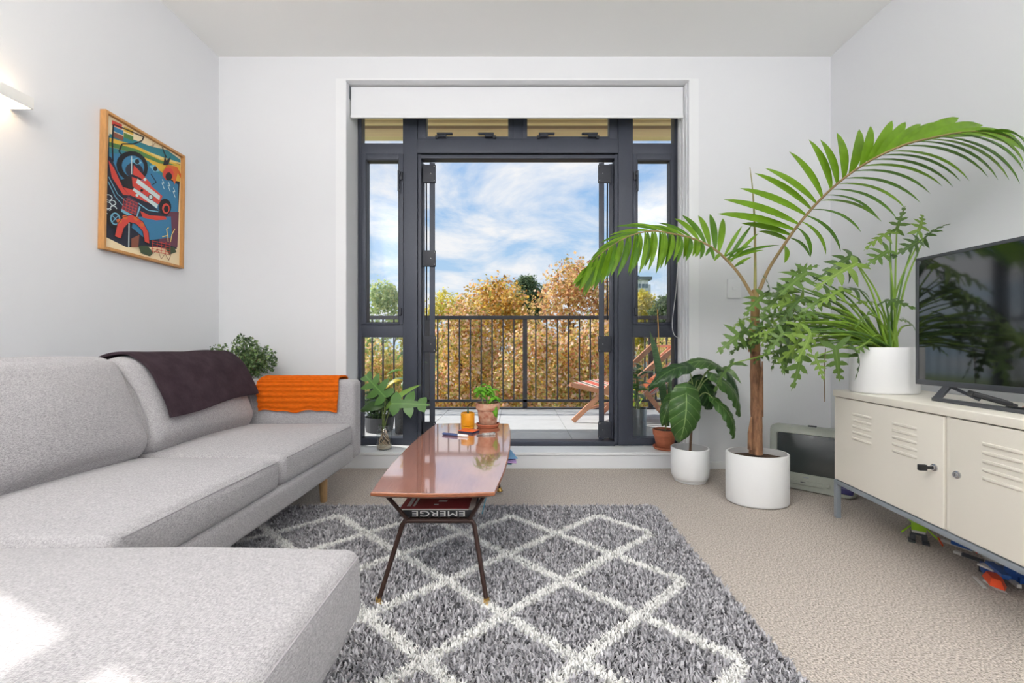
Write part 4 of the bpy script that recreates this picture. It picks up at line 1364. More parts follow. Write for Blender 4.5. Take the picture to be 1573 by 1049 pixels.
for (u, v) in ((.0, 0), (CL - .022, 0), (.0, CD - .022), (CL - .022, CD - .022)):
    mb().bevbox(u, u + .022, v, v + .022, 0, CZ0 - .02, .002, M=MC).build('leg', m_cableg, cb, True)

# ------------------------------------------------------------------ flat television on the cabinet
TVX, TVF, TVN = 1.72, 1.795, .845
tv = thing('flat_television', 'flat black television standing on the cream cabinet', 'television', (TVX, 1.32, CZ1))
MT = Matrix.Translation((TVX, TVF, 0)) @ Matrix.Rotation(math.radians(1.2), 4, 'Z') @ Matrix.Translation((-TVX, -TVF, 0))
zt0, zt1 = .683, 1.222
t = mb(); t.bevbox(TVX, TVX + .035, TVN, TVF, zt0, zt1, .006, M=MT); t.build('casing', m_black, tv, True)
t = mb(); bz_ = .013
t.bevbox(TVX - .004, TVX + .004, TVN, TVF, zt0, zt0 + .022, .002, M=MT); t.bevbox(TVX - .004, TVX + .004, TVN, TVF, zt1 - bz_, zt1, .002, M=MT)
t.bevbox(TVX - .004, TVX + .004, TVF - bz_, TVF, zt0, zt1, .002, M=MT); t.bevbox(TVX - .004, TVX + .004, TVN, TVN + bz_, zt0, zt1, .002, M=MT)
t.build('bezel', m_tvbezel, tv, True)
t = mb(); t.box(TVX - .0012, TVX + .002, TVN + bz_, TVF - bz_, zt0 + .022, zt1 - bz_, M=MT); t.build('screen', m_screen, tv)
# trapezoid foot: front bar on the cabinet, sloping ends up to the set
ft = mb()
A0, A1 = V((1.648, 1.637, CZ1 + .007)), V((1.585, 1.02, CZ1 + .007))
B0, B1 = V((1.735, 1.675, zt0 + .004)), V((1.70, 1.0, zt0 + .004))
C0, C1 = V((1.80, 1.62, CZ1 + .007)), V((1.75, 1.05, CZ1 + .007))
def flatbar(b, a, c, w, h):
    d = (c - a).normalized(); s_ = d.cross(V((0, 0, 1))).normalized(); u_ = s_.cross(d)
    vs = [p + s_ * i * w / 2 + u_ * j * h / 2 for p in (a, c) for i in (-1, 1) for j in (-1, 1)]
    b.add(vs, [(0, 1, 3, 2), (4, 6, 7, 5), (0, 4, 5, 1), (2, 3, 7, 6), (0, 2, 6, 4), (1, 5, 7, 3)])
flatbar(ft, A0 + V((.001, .008, 0)), A1, .022, .013)
flatbar(ft, A0, B0, .022, .012); flatbar(ft, A1, B1, .022, .012)
flatbar(ft, B0, C0, .02, .012); flatbar(ft, B1, C1, .02, .012)
ft.build('stand', m_tvbezel, tv, False)
# media box and cables
mbx = thing('media_box', 'small black media box tilted under the television', 'box', (1.68, 1.5, CZ1))
Mx = Matrix.Translation((1.70, 1.50, CZ1 + .0285)) @ Matrix.Rotation(.9, 4, 'Z') @ Matrix.Rotation(.32, 4, 'X')
mb().bevbox(-.045, .045, -.05, .05, -.009, .009, .005, M=Mx).build('body', m_black, mbx, True)
mb().bevbox(-.02, .02, -.068, -.05, -.006, .006, .003, M=Mx).build('plug', m_black, mbx, True)
cz = CZ1 + .004
single('black_cable', m_black, mb().tube(spline([(1.664, 1.42, cz), (1.63, 1.38, cz + .012), (1.63, 1.34, cz + .012), (1.635, 1.24, cz + .012), (1.64, 1.10, cz)], 24), .0035, 8), 'thin black cable running from the media box under the television', 'cable', (1.63, 1.3, cz))
single('red_cable', mat('red_rubber', (196, 52, 62), .5), mb().tube(spline([(1.70, 1.40, cz + .006), (1.665, 1.33, cz + .014), (1.65, 1.28, cz + .012), (1.66, 1.20, cz), (1.66, 1.10, cz)], 24), .003, 8), 'thin red cable on the cabinet under the television', 'cable', (1.66, 1.3, cz))

# ------------------------------------------------------------------ old tube television on the carpet
m_crt = mat('grey_green_plastic', (168, 172, 162), .4, var=.04, vscale=30)
m_crts = mat('tube_glass', (56, 62, 62), .12, spec=.7)
d_ = math.radians(-45)
# local: a along the front (left -> right), b depth backwards, z up
MR = Matrix.Translation((1.535, 2.545, 0)) @ Matrix.Rotation(math.radians(-42), 4, 'Z')
cr = thing('tube_television', 'old grey tube television on the carpet beside the cabinet', 'television', tuple(MR @ V((.21, .18, 0))))
CW, CH = .42, .365
LEAN = .035
def crt_ring(a0, a1, z0, z1, b, r, n=5):
    pts = []
    for (cx, cz_, s0) in ((a1 - r, z1 - r, 0), (a0 + r, z1 - r, 1), (a0 + r, z0 + r, 2), (a1 - r, z0 + r, 3)):
        for k in range(n + 1):
            an = (s0 + k / n) * math.pi / 2
            pts.append((cx + r * math.cos(an), b, cz_ + r * math.sin(an)))
    return pts
def loft(b, rings, mi=0, capa=True, capb=True):
    vs = []; fs = []; n = len(rings[0])
    for rg in rings: vs += [MR @ V((p[0], p[1] + LEAN * p[2] / CH, p[2])) for p in rg]
    for i in range(len(rings) - 1):
        for k in range(n): fs.append((i * n + k, i * n + (k + 1) % n, (i + 1) * n + (k + 1) % n, (i + 1) * n + k))
    if capa: fs.append(tuple(range(n))[::-1])
    if capb: fs.append(tuple((len(rings) - 1) * n + k for k in range(n)))
    b.add(vs, fs, mi)
t = mb()
loft(t, [crt_ring(.0, CW, .0, CH, .03, .03), crt_ring(.004, CW - .004, .0, CH - .004, .10, .03), crt_ring(.05, CW - .05, .01, CH - .05, .20, .04), crt_ring(.10, CW - .10, .02, CH - .10, .30, .04)])
t.build('back_shell', m_crt, cr, True, 35)
t = mb()   # bezel as a frame
so_, si_ = crt_ring(.0, CW, .0, CH, .03, .03), None
loft(t, [crt_ring(.0, CW, .0, CH, .031, .03), crt_ring(.004, CW - .004, .003, CH - .003, .010, .03), crt_ring(.012, CW - .012, .006, CH - .010, .0, .03), crt_ring(.038, CW - .038, .092, CH - .040, -.002, .012), crt_ring(.044, CW - .044, .098, CH - .046, .012, .010)], capa=False, capb=False)
t.build('bezel', m_crt, cr, True, 50)
t = mb()   # slightly domed tube
ng = 10; vs_ = []; fs_ = []
for i in range(ng + 1):
    for j in range(ng + 1):
        a = lerp(.042, CW - .042, i / ng); z_ = lerp(.096, CH - .044, j / ng)
        u, v = 2 * i / ng - 1, 2 * j / ng - 1
        bdep = .012 - .010 * (1 - u * u) * (1 - v * v) - .003
        vs_.append(MR @ V((a, bdep + LEAN * z_ / CH, z_)))
for i in range(ng):
    for j in range(ng): fs_.append((i * (ng + 1) + j, (i + 1) * (ng + 1) + j, (i + 1) * (ng + 1) + j + 1, i * (ng + 1) + j + 1))
t.add(vs_, fs_); t.build('tube', m_crts, cr, True)
t = mb(); t.bevbox(.10, .27, -.006, .006, .036, .062, .004, M=MR); t.build('control_flap', m_crt, cr, True)
t = mb(); t.bevbox(.165, .19, -.008, -.005, .050, .055, .001, M=MR); t.build('flap_catch', m_tvbezel, cr, True)
t = mb(); t.lathe(0, 0, [(.010, 0), (.010, .008), (.007, .010)], 16, M=MR @ Matrix.Translation((.295, .002, .05)) @ Matrix.Rotation(math.pi / 2, 4, 'X')); t.build('power_button', m_crt, cr, True)
t = mb(); t.cushion(.365, .0, .045, .042, .010, .020, .018, M=MR, n=2); t.build('remote_sensor', mat('violet_plastic', (60, 58, 110), .25), cr, True)
t = mb(); t.bevbox(.175, .205, .0, .003, .078, .084, .001, M=MR); t.build('badge', m_cableg, cr, True)
t = mb(); t.cushion(.21, .06, CH + .002, .022, .010, .005, .004, M=MR @ Matrix.Translation((0, LEAN, 0)), n=2); t.build('top_latch', m_tvbezel, cr, True)

# ------------------------------------------------------------------ brick-built toys under the cabinet
m_lime = mat('lime_plastic', (150, 200, 40), .3); m_tblue = mat('blue_plastic', (34, 84, 160), .3); m_torange = mat('orange_plastic', (232, 84, 44), .3)
m_tgrey = mat('light_grey_plastic', (206, 204, 200), .35); m_tdark = mat('dark_grey_plastic', (60, 62, 66), .4)
rbp = V((1.735, 1.80, 0)); 
rt = thing('toy_robot', 'lime green and black brick toy robot under the cabinet', 'toy', tuple(rbp))
Mx = Matrix.Translation(rbp) @ Matrix.Rotation(-.7, 4, 'Z') @ Matrix.Scale(.84, 4)
def tb(parent, name, m, *a, M=None, b=.0015): return mb().bevbox(*a, b, M=M if M is not None else Mx).build(name, m, parent, True)
tb(rt, 'body', m_lime, -.028, .028, -.02, .02, .062, .108); tb(rt, 'back_pack', m_tdark, -.03, .03, .02, .034, .06, .10)
tb(rt, 'hip', m_tgrey, -.026, .026, -.014, .014, .048, .060); tb(rt, 'hip_plate', m_tdark, -.03, .03, -.018, .018, .038, .047)
for s_ in (-1, 1):
    tb(rt, 'leg', m_tdark, s_ * .022 - .011, s_ * .022 + .011, -.012, .012, .012, .038); tb(rt, 'foot', m_tdark, s_ * .026 - .014, s_ * .026 + .014, -.032, .014, 0, .012)
    mb().tube([Mx @ V((s_ * .03, -.01, .08)), Mx @ V((s_ * .052, -.03, .06)), Mx @ V((s_ * .066, -.05, .05))], .003, 6).build('arm', m_lime, rt, True)
mb().lathe(0, 0, [(.024, -.006), (.026, 0), (.024, .006)], 18, M=Mx @ Matrix.Translation((-.02, -.024, .128)) @ Matrix.Rotation(1.3, 4, 'X')).build('head_disc', m_lime, rt, True)
mb().tube([Mx @ V((-.006, -.005, .108)), Mx @ V((-.016, -.018, .124))], .006, 8).build('neck', m_tdark, rt, True)
sp0 = V((1.46, 1.36, 0))
ts = thing('toy_spacecraft', 'blue, orange and grey brick toy spacecraft lying half under the cabinet', 'toy', tuple(sp0))
def at(px, py, z=0.0):
    Y = (CAM_H - z) * F_PX / (py - VPY); return V(((px - VPX) * Y / F_PX, Y, z))
def toybar(name, m, a, c, w=.012, h=.012):
    b = mb(); flatbar(b, a, c, w, h); return b.build(name, m, ts)
toybar('antenna', m_torange, at(1441, 826, .035), at(1448, 838, .02), .005, .005)
toybar('boom', m_tgrey, at(1446, 829, .03), at(1495, 846, .03), .012, .010); toybar('boom', m_tblue, at(1462, 832, .045), at(1494, 843, .045), .014, .014)
toybar('boom', m_tgrey, at(1466, 847, .015), at(1505, 861, .015), .016, .010); toybar('boom', m_tdark, at(1478, 851, .026), at(1510, 862, .026), .012, .012)
toybar('panel', m_torange, at(1497, 845, .04), at(1512, 848, .04), .04, .008)
toybar('strut', m_tgrey, at(1505, 848, .06), at(1535, 866, .06), .014, .010); toybar('strut', m_tgrey, at(1512, 854, .045), at(1542, 872, .045), .010, .010)
toybar('hull', m_tblue, at(1508, 872, .035), at(1573, 886, .035), .05, .030); toybar('hull', m_tdark, at(1504, 870, .02), at(1540, 880, .02), .05, .02)
toybar('hull_plate', m_tgrey, at(1506, 866, .06), at(1530, 876, .06), .03, .006); toybar('wing', m_tblue, at(1520, 864, .07), at(1546, 886, .07), .022, .010)
mb().lathe(0, 0, [(.016, 0), (.016, .012), (.010, .018)], 14, M=Matrix.Translation(at(1552, 878, .05))).build('turret', m_tblue, ts, True)
def wedge(name, m, pts, h):
    b = mb(); n = len(pts); top = [V((p.x, p.y, p.z + h)) for p in pts]
    cxy = sum((p for p in pts), V()) / n
    top = [lerp(p, V((cxy.x, cxy.y, p.z)), .35) for p in top]
    b.add(list(pts) + top, [tuple(range(n))[::-1], tuple(range(n, 2 * n))] + [(k, (k + 1) % n, n + (k + 1) % n, n + k) for k in range(n)])
    return b.build(name, m, ts)
wedge('canopy', m_torange, [at(1508, 884, .015), at(1516, 879, .015), at(1534, 882, .015), at(1547, 902, .015), at(1544, 908, .015), at(1520, 899, .015)], .022)
wedge('nose_plate', m_tgrey, [at(1508, 891, .004), at(1514, 888, .004), at(1546, 909, .004), at(1549, 913, .004), at(1530, 906, .004)], .008)
toybar('skid', m_tgrey, at(1497, 886, .006), at(1513, 903, .006), .010, .004)
toybar('clip', m_tgrey, at(1550, 889, .02), at(1566, 901, .02), .012, .012); toybar('fin', m_tblue, at(1558, 884, .03), at(1573, 893, .03), .02, .02)

# ================================================================== unseen uplighters, added as bodies for the ceiling fill lights
for ux, side_ in ((-1.5, 'left'), (1.6, 'right')):
    fl_ = thing('fill_uplighter', 'added unseen white uplighter standing behind the camera by the %s wall' % side_, 'lamp', (ux, -.75, 0), group='added uplighters')
    mb().lathe(ux, -.75, [(.14, 0), (.145, .008), (.13, .022), (.02, .03)], 28).build('base', m_lampw, fl_, True)
    mb().tube([(ux, -.75, .02), (ux, -.75, 1.72)], .012, 12).build('pole', m_lampw, fl_, True)
    pot([(.02, 0), (.10, .03), (.185, .11), (.20, .13)], .004, fl_, 'shade', m_lampw, ux, -.75, 1.70)
# glowing globe added out of view over the seating area as fill
pdl = thing('fill_pendant', 'added unseen glowing globe pendant hanging over the chaise', 'lamp', (-.65, .15, 2.1))
mb().lathe(-.65, .15, [(.02, 2.25 - .149)] + [(.15 * math.sin(math.pi * k / 14), 2.25 - .15 * math.cos(math.pi * k / 14)) for k in range(1, 14)] + [(.02, 2.25 + .149)], 28).build('globe', mat('opal_fill_glow', (250, 248, 244), .4, emit=(255, 249, 240), estr=34.0), pdl, True, 80)
mb().tube([(-.65, .15, 2.39), (-.65, .15, ZC - .02)], .004, 8).build('cord', m_trim, pdl, True)
mb().lathe(-.65, .15, [(.055, ZC - .025), (.055, ZC - .001)], 20).build('ceiling_rose', m_trim, pdl, True)
# ================================================================== plants
# ---- big kentia palm in a white pot
px_, py_ = 1.307, 2.267
pl = thing('palm_plant', 'tall palm with two long feathery fronds in a white oval floor pot', 'plant', (px_, py_, 0))
pot([(.150, 0), (.157, .003), (.160, .012), (.160, .262), (.157, .266)], .010, pl, 'pot', m_white_pot, px_, py_, 0.002, 1.0, .78, 48)
mb().lathe(px_, py_, [(.148, .235), (.05, .242)], 28, 1, .78).build('soil', m_soil, pl, True)
m_trunk = mat('palm_trunk', (172, 126, 92), .85, col2=(104, 74, 54), vscale=16, bump=.9, bscale=40, stretch=(3, 3, .9))
m_sheath = mat('palm_sheath', (128, 116, 62), .6, col2=(150, 108, 66), vscale=14, stretch=(4, 4, .8))
tp = [W(1161, 697, 2.267), W(1162, 640, 2.267), W(1161, 590, 2.267), W(1160, 540, 2.267), W(1159.5, 505, 2.267), W(1160, 470, 2.267), W(1160, 445, 2.267)]
mb().tube(spline(tp[:4], 12), [.034, .032, .030, .030, .028, .030, .028, .027, .027, .028, .026, .025, .024], 14).build('trunk', m_trunk, pl, True)
mb().tube(spline(tp[3:], 10), [.026, .025, .024, .0235, .023, .022, .022, .021, .020, .018, .016], 14).build('sheath', m_sheath, pl, True)
for (a, c_) in (((1153, 540), (1153, 500)), ((1169, 640), (1171, 555)), ((1152, 690), (1154, 640))):
    mb().tube([W(a[0], a[1], 2.245), W((a[0] + c_[0]) / 2 - 1, (a[1] + c_[1]) / 2, 2.235), W(c_[0], c_[1], 2.24)], [.012, .011, .003], 8).build('old_sheath', m_trunk, pl, True)
m_rachis = mat('frond_rib', (148, 124, 84), .6, var=.15, vscale=10)
m_palm = leaf_mat('palm_leaf', (116, 156, 34), (140, 176, 64), .42, veins=0.0, trans=.32, var=.14, vw=0.0)
m_palmd = leaf_mat('palm_leaf_deep', (84, 126, 30), (116, 152, 54), .42, veins=0.0, trans=.3, var=.14, vw=0.0)
def on_path(path, p):
    """nearest point of a rib to a pixel"""
    best = min(path, key=lambda q: (q.x * F_PX / q.y + VPX - p[0]) ** 2 + (VPY - (q.z - CAM_H) * F_PX / q.y - p[1]) ** 2)
    return best
def c7(a, b): return (880 + a / 3.279, 160 + b / 3.279)
def c8(a, b): return (1180 + a / 3.277, 160 + b / 3.277)
# right frond
ribR = spline([W(1166, 447, 2.255), W(1180, 415, 2.23), W(1200, 383, 2.18), W(1222, 351, 2.12), W(1253, 314, 2.05), W(1290, 279, 1.97), W(1333, 249, 1.88), W(1385, 224, 1.79), W(1430, 212, 1.72), W(1480, 203, 1.65), W(1525, 203, 1.58), W(1562, 216, 1.53)], 90)
fr = mb().tube(ribR, [lerp(.0105, .002, (i / 90) ** .7) for i in range(91)], 8).build('frond_rib', m_rachis, pl, True)
up_l = [(c7(1085, 650), c7(850, 601)), (c7(1070, 675), c7(935, 640)), (c7(1105, 620), c7(728, 552)), (c7(1130, 590), c7(760, 480)), (c7(1158, 558), c7(842, 424)), (c7(1190, 528), c7(915, 347)), (c7(1220, 498), c7(968, 322)),
        (c8(275, 462), c8(105, 238)), (c8(313, 430), c8(204, 178)), (c8(350, 402), c8(262, 178)), (c8(388, 375), c8(345, 143)), (c8(408, 347), c8(459, 126)), (c8(455, 318), c8(516, 110)),
        (c8(498, 292), c8(624, 83)), (c8(545, 265), c8(692, 90)), (c8(590, 245), c8(768, 100)), (c8(640, 225), c8(850, 94)), (c8(690, 207), c8(960, 68)), (c8(740, 192), c8(1082, 106)), (c8(800, 180), c8(1060, 100)),
        (c8(860, 168), c8(1250, 165)), (c8(930, 160), c8(1270, 190)), (c8(1000, 150), c8(1286, 235))]
for i, (a, b_) in enumerate(up_l):
    q = on_path(ribR, a)
    tipv = W(b_[0], b_[1], q.y + (.10 if i < 12 else .05))
    L = (tipv - q).length
    o = blade(mb(), q, tipv, min(.052, .028 + L * .075), droop=L * .045, nrm=(.15, -.9, .35), n=9, fold=.30)
    o.uv = [(.5 + .5 * ((k % 3) - 1), (k // 3) / 9) for k in range(len(o.v))]
    o.build('leaflet', m_palm, fr, True, 80)
lo_l = [((1203, 378), (1205, 404)), ((1213, 365), (1244, 394)), (c8(140, 628), c8(213, 770)), (c8(165, 597), c8(291, 757)), (c8(190, 570), c8(365, 742)), (c8(228, 530), c8(468, 645)), (c8(268, 497), c8(572, 592)), (c8(285, 468), c8(556, 582)), (c8(318, 438), c8(648, 577)),
        (c8(356, 409), c8(692, 527)), (c8(390, 380), c8(767, 497)), (c8(430, 350), c8(818, 452)), (c8(475, 322), c8(878, 414)), (c8(520, 298), c8(932, 418)), (c8(570, 272), c8(968, 388)), (c8(620, 252), c8(1014, 388)),
        (c8(680, 234), c8(1108, 368)), (c8(740, 216), c8(1158, 382)), (c8(790, 202), c8(1214, 382)), (c8(850, 184), c8(1268, 402)), (c8(910, 172), c8(1288, 340)), (c8(980, 165), c8(1288, 300)), (c8(1050, 160), c8(1300, 270)), (c8(1110, 158), c8(1310, 250))]
for i, (a, b_) in enumerate(lo_l):
    q = on_path(ribR, a)
    tipv = W(b_[0], b_[1], max(1.22, q.y - (.16 if i > 4 else .06)))
    L = (tipv - q).length
    o = blade(mb(), q, tipv, min(.042, .026 + L * .05), droop=L * .11, nrm=(.3, -.85, .42), n=9, fold=.28)
    o.uv = [(.5 + .5 * ((k % 3) - 1), (k // 3) / 9) for k in range(len(o.v))]
    o.build('leaflet', m_palmd if i % 3 else m_palm, fr, True, 80)
# left frond
ribL = spline([W(1156, 455, 2.262), W(1136, 422, 2.265), W(1112, 395, 2.27), W(1090, 378, 2.275), W(1063, 366, 2.28), W(1032, 359, 2.29), W(1002, 355, 2.30), W(971.5, 361, 2.31), W(941, 376.5, 2.32), W(912, 400, 2.33), W(900, 415, 2.335)], 80)
fl = mb().tube(ribL, [lerp(.0095, .002, (i / 80) ** .7) for i in range(81)], 8).build('frond_rib', m_rachis, pl, True)
def rib_pt(rib, s): return rib[int(max(0, min(1, s)) * (len(rib) - 1))]
rl = random.Random(11)
nl = 36
for i in range(nl):                                # hanging row
    s = lerp(.36, .985, i / (nl - 1)); q = rib_pt(ribL, s)
    h = lerp(26, 58, min(1, max(0, (i - 1) / 10))) + rl.uniform(-5, 7)
    if i > nl - 6: h = lerp(50, 26, (i - (nl - 6)) / 5)
    ppx = q.x * F_PX / q.y + VPX; ppy = VPY - (q.z - CAM_H) * F_PX / q.y
    dx_ = lerp(-2, -22, i / nl) + rl.uniform(-3, 3)
    tipv = W(ppx + dx_, ppy + h, q.y - .10 + rl.uniform(-.04, .04))
    L = (tipv - q).length
    o = blade(mb(), q, tipv, .029, droop=L * .10, nrm=(.2, -1, .15), n=8, fold=.3)
    o.uv = [(.5 + .5 * ((k % 3) - 1), (k // 3) / 8) for k in range(len(o.v))]
    o.build('leaflet', m_palm if i % 3 else m_palmd, fl, True, 80)
ups = [(c7(738, 748), c7(756, 575)), (c7(715, 735), c7(690, 553)), (c7(690, 720), c7(632, 560)), (c7(662, 702), c7(550, 558)), (c7(640, 692), c7(512, 575)), (c7(600, 682), c7(425, 597)), (c7(560, 668), c7(390, 612)), (c7(520, 660), c7(330, 612)),
       (c7(480, 652), c7(270, 606)), (c7(440, 645), c7(215, 616)), (c7(400, 642), c7(185, 660)), (c7(350, 650), c7(135, 700)), (c7(300, 662), c7(120, 740)), (c7(250, 685), c7(90, 780)), (c7(200, 712), c7(70, 820)), (c7(150, 750), c7(60, 860)),
       (c7(760, 768), c7(852, 614)), (c7(785, 778), c7(902, 608)), (c7(800, 795), c7(935, 650)), (c7(765, 775), c7(900, 715)), (c7(790, 790), c7(960, 735)), (c7(775, 780), c7(1040, 710)), (c7(815, 812), c7(900, 770)), (c7(820, 820), c7(865, 800)),
       (c7(745, 760), c7(712, 790)), (c7(700, 728), c7(668, 765)), (c7(640, 700), c7(625, 768)), (c7(680, 720), c7(710, 785))]
for i, (a, b_) in enumerate(ups):
    q = on_path(ribL, a)
    tipv = W(b_[0], b_[1], q.y + (.10 if i < 16 else -.05))
    L = (tipv - q).length
    o = blade(mb(), q, tipv, .036 if i < 5 else (.026 if i < 16 else .020), droop=L * .07, nrm=(-.1, -.8, .6), n=8, fold=.3)
    o.uv = [(.5 + .5 * ((k % 3) - 1), (k // 3) / 8) for k in range(len(o.v))]
    o.build('leaflet', m_palmd if i % 2 else m_palm, fl, True, 80)
# unopened spear leaf
mb().tube(spline([W(1160, 450, 2.265), W(1160, 400, 2.265), W(1159, 340, 2.265), W(1156, 290, 2.265), W(1152, 257, 2.265)], 16), [lerp(.0085, .0015, i / 16) for i in range(17)], 8).build('spear_leaf', mat('spear_green', (112, 138, 58), .5, col2=(170, 140, 96), vscale=6), pl, True)

# ---- split-leaf philodendron in the white pot on the cabinet
fx0, fy0 = 1.70, 1.935
ph = thing('philodendron', 'bushy split-leaf philodendron in a white pot on the cabinet', 'plant', (fx0, fy0, CZ1))
pot([(.130, 0), (.136, .003), (.139, .010), (.139, .206), (.136, .210)], .008, ph, 'pot', m_white_pot, fx0 + .005, fy0, CZ1, 1.0, .75, 48)
mb().lathe(fx0 + .005, fy0, [(.130, CZ1 + .185), (.05, CZ1 + .195)], 28, 1, .75).build('soil', m_soil, ph, True)
m_phil = [leaf_mat('philodendron_leaf', (66, 100, 36), (112, 142, 68), .36, veins=0, trans=.25, vw=.03), leaf_mat('philodendron_leaf_light', (98, 132, 44), (140, 168, 78), .4, veins=0, trans=.3, vw=.03), leaf_mat('philodendron_leaf_deep', (48, 78, 34), (88, 116, 56), .33, veins=0, trans=.2, vw=.03)]
m_pst = mat('philodendron_stalk', (122, 156, 50), .5, var=.2, vscale=8)
m_pst2 = mat('philodendron_stalk_dark', (84, 120, 50), .5, var=.2, vscale=8)
tmpl = []
for sd_ in range(6):
    tmpl.append(template_mesh('philodendron_leaf', lobed_template(5, 1.0, .46, .095, .95, .085, 'arrow', .25 + .16 * (sd_ % 3), .022, sd_ + 3), m_phil[sd_ % 3]))
def cA(a, b): return (1160 + a / 3.496, 350 + b / 3.496)
def cB(a, b): return (1090 + a / 6.553, 400 + b / 6.553)
root_ph = V((fx0 + .035, fy0, CZ1 + .20))
PL = [ # base px, tip px, depth, sag of the stalk
    (cA(275, 240), cA(140, 330), 1.95), (cA(240, 385), cA(95, 500), 1.90), (cA(200, 300), cA(90, 420), 2.0), (cA(150, 340), cA(20, 470), 2.05), (cA(520, 150), cA(390, 222), 1.95), (cA(545, 190), cA(345, 275), 1.88),
    (cA(725, 22), cA(590, 78), 1.95), (cA(715, 122), cA(603, 192), 1.93), (cA(880, 70), cA(796, 122), 1.93), (cA(875, 20), cA(935, -100), 1.95), (cA(760, 10), cA(790, -90), 1.97), (cA(905, 60), cA(980, -30), 1.99), (cA(560, 330), cA(440, 300), 1.92), (cA(470, 330), cA(340, 380), 1.86), (cA(400, 360), cA(270, 430), 1.9),
    (cA(700, 390), cA(775, 385), 1.88), (cA(640, 400), cA(560, 380), 1.94), (cA(845, 520), cA(800, 470), 2.0),
    (cA(430, 640), cA(460, 838), 1.84), (cA(540, 650), cA(635, 790), 1.76), (cA(320, 690), cA(375, 805), 1.84), (cA(250, 640), cA(235, 880), 1.86), (cA(200, 560), cA(150, 765), 1.88), (cA(240, 590), cA(190, 730), 1.83), (cA(300, 560), cA(260, 700), 1.8),
    (cB(350, 710), cB(110, 905), 2.08), (cB(235, 1035), cB(-20, 1240), 2.02), (cB(410, 570), cB(205, 620), 2.12), (cB(545, 350), cB(340, 520), 2.1), (cB(600, 340), cB(640, 215), 2.1), (cB(400, 810), cB(240, 860), 2.12), (cB(480, 690), cB(420, 830), 2.1), (cB(700, 740), cB(560, 900), 2.0),
    (cB(800, 260), cB(640, 330), 2.0), (cB(930, 395), cB(700, 470), 1.95), (cB(850, 130), cB(980, 70), 2.02), (cB(660, 540), cB(540, 570), 2.02), (cB(770, 640), cB(700, 820), 1.9), (cB(920, 620), cB(880, 780), 1.86), (cB(720, 940), cB(740, 1050), 1.92)]
rp = random.Random(21)
for i, (bpx, tpx, dep) in enumerate(PL):
    A = W(bpx[0], bpx[1], dep); Bt = W(tpx[0], tpx[1], dep - .03 + rp.uniform(-.05, .03))
    L = (Bt - A).length
    r0 = root_ph + V((rp.uniform(-.05, .03), rp.uniform(-.03, .03), -.01))
    d = A - r0
    midp = r0 + d * .5 + V((0, 0, .05 * d.length + (.04 if d.z > .1 else .02)))
    mb().tube(spline([r0, r0 + d * .22 + V((0, 0, .03)), midp, A], 14), [lerp(.0062, .0028, k / 14) for k in range(15)], 6).build('stalk', m_pst if i % 3 else m_pst2, ph, True)
    nrm = V((rp.uniform(-.6, .6), -.6 + rp.uniform(-.4, .4), .7 + rp.uniform(-.6, .4)))
    place_mesh('leaf', tmpl[(i * 5 + i // 6) % 6], ph, leaf_matrix(A, Bt, nrm, max(.11, L * 1.0), 1.0 + rp.uniform(-.3, .1)))
for i in range(26):   # leaves hanging behind and towards the screen
    an = rp.uniform(0, 6.28)
    A = root_ph + V((rp.uniform(-.62, -.16), rp.uniform(-.10, .12), rp.uniform(-.02, .20)))
    if A.x > 2.0 or A.y > 2.25: continue
    d = A - root_ph
    mb().tube(spline([root_ph + V((rp.uniform(-.04, .03), rp.uniform(-.02, .02), 0)), root_ph + d * .5 + V((0, 0, .05)), A], 10), [lerp(.006, .0028, k / 10) for k in range(11)], 6).build('stalk', m_pst2 if i % 2 else m_pst, ph, True)
    Bt = A + V((-.12 + rp.uniform(-.04, .06), rp.uniform(-.06, .06), rp.uniform(-.12, .02)))
    place_mesh('leaf', tmpl[i % 6], ph, leaf_matrix(A, Bt, (rp.uniform(-.6, .6), rp.uniform(-.9, .1), .8), rp.uniform(.08, .13), rp.uniform(.6, 1)))
mb().tube([W(1268, 535, 1.86), W(1266, 575, 1.86), W(1267, 617, 1.86)], .0022, 6).build('aerial_root', mat('root_brown', (110, 92, 72), .8), ph, True)

# ---- large-leaved plant in a white pot at the right of the window
vx, vy = 1.086, 2.615
lp_ = thing('large_leaf_plant', 'plant with big glossy heart-shaped leaves in a small white pot on the carpet', 'plant', (vx, vy, 0))
m_big = leaf_mat('big_leaf', (72, 108, 52), (146, 176, 108), .28, veins=6, trans=.2, vw=.03)
m_bigd = leaf_mat('big_leaf_deep', (48, 80, 42), (104, 138, 78), .28, veins=6, trans=.15, vw=.03)
pot([(.080, 0), (.098, .006), (.110, .03), (.114, .07), (.114, .198), (.111, .202)], .007, lp_, 'pot', m_white_pot, vx, vy, .008, 1, 1, 40)
pot([(.085, 0), (.094, .004), (.096, .012)], .004, lp_, 'saucer', m_white_pot, vx, vy, 0)
mb().lathe(vx, vy, [(.104, .16), (.04, .165)], 24).build('soil', m_soil, lp_, True)
m_pet = mat('leaf_stalk', (122, 140, 78), .5); m_tw = mat('woody_stem', (108, 80, 62), .8, bump=.4, bscale=120)
cr_ = W(1066, 603, vy)
mb().tube(spline([(vx, vy, .16), W(1062, 660, vy), W(1065, 625, vy), cr_], 12), [.009, .0085, .008, .008, .008, .0075, .0075, .007, .007, .007, .0065, .006, .006], 8).build('stem', m_tw, lp_, True)
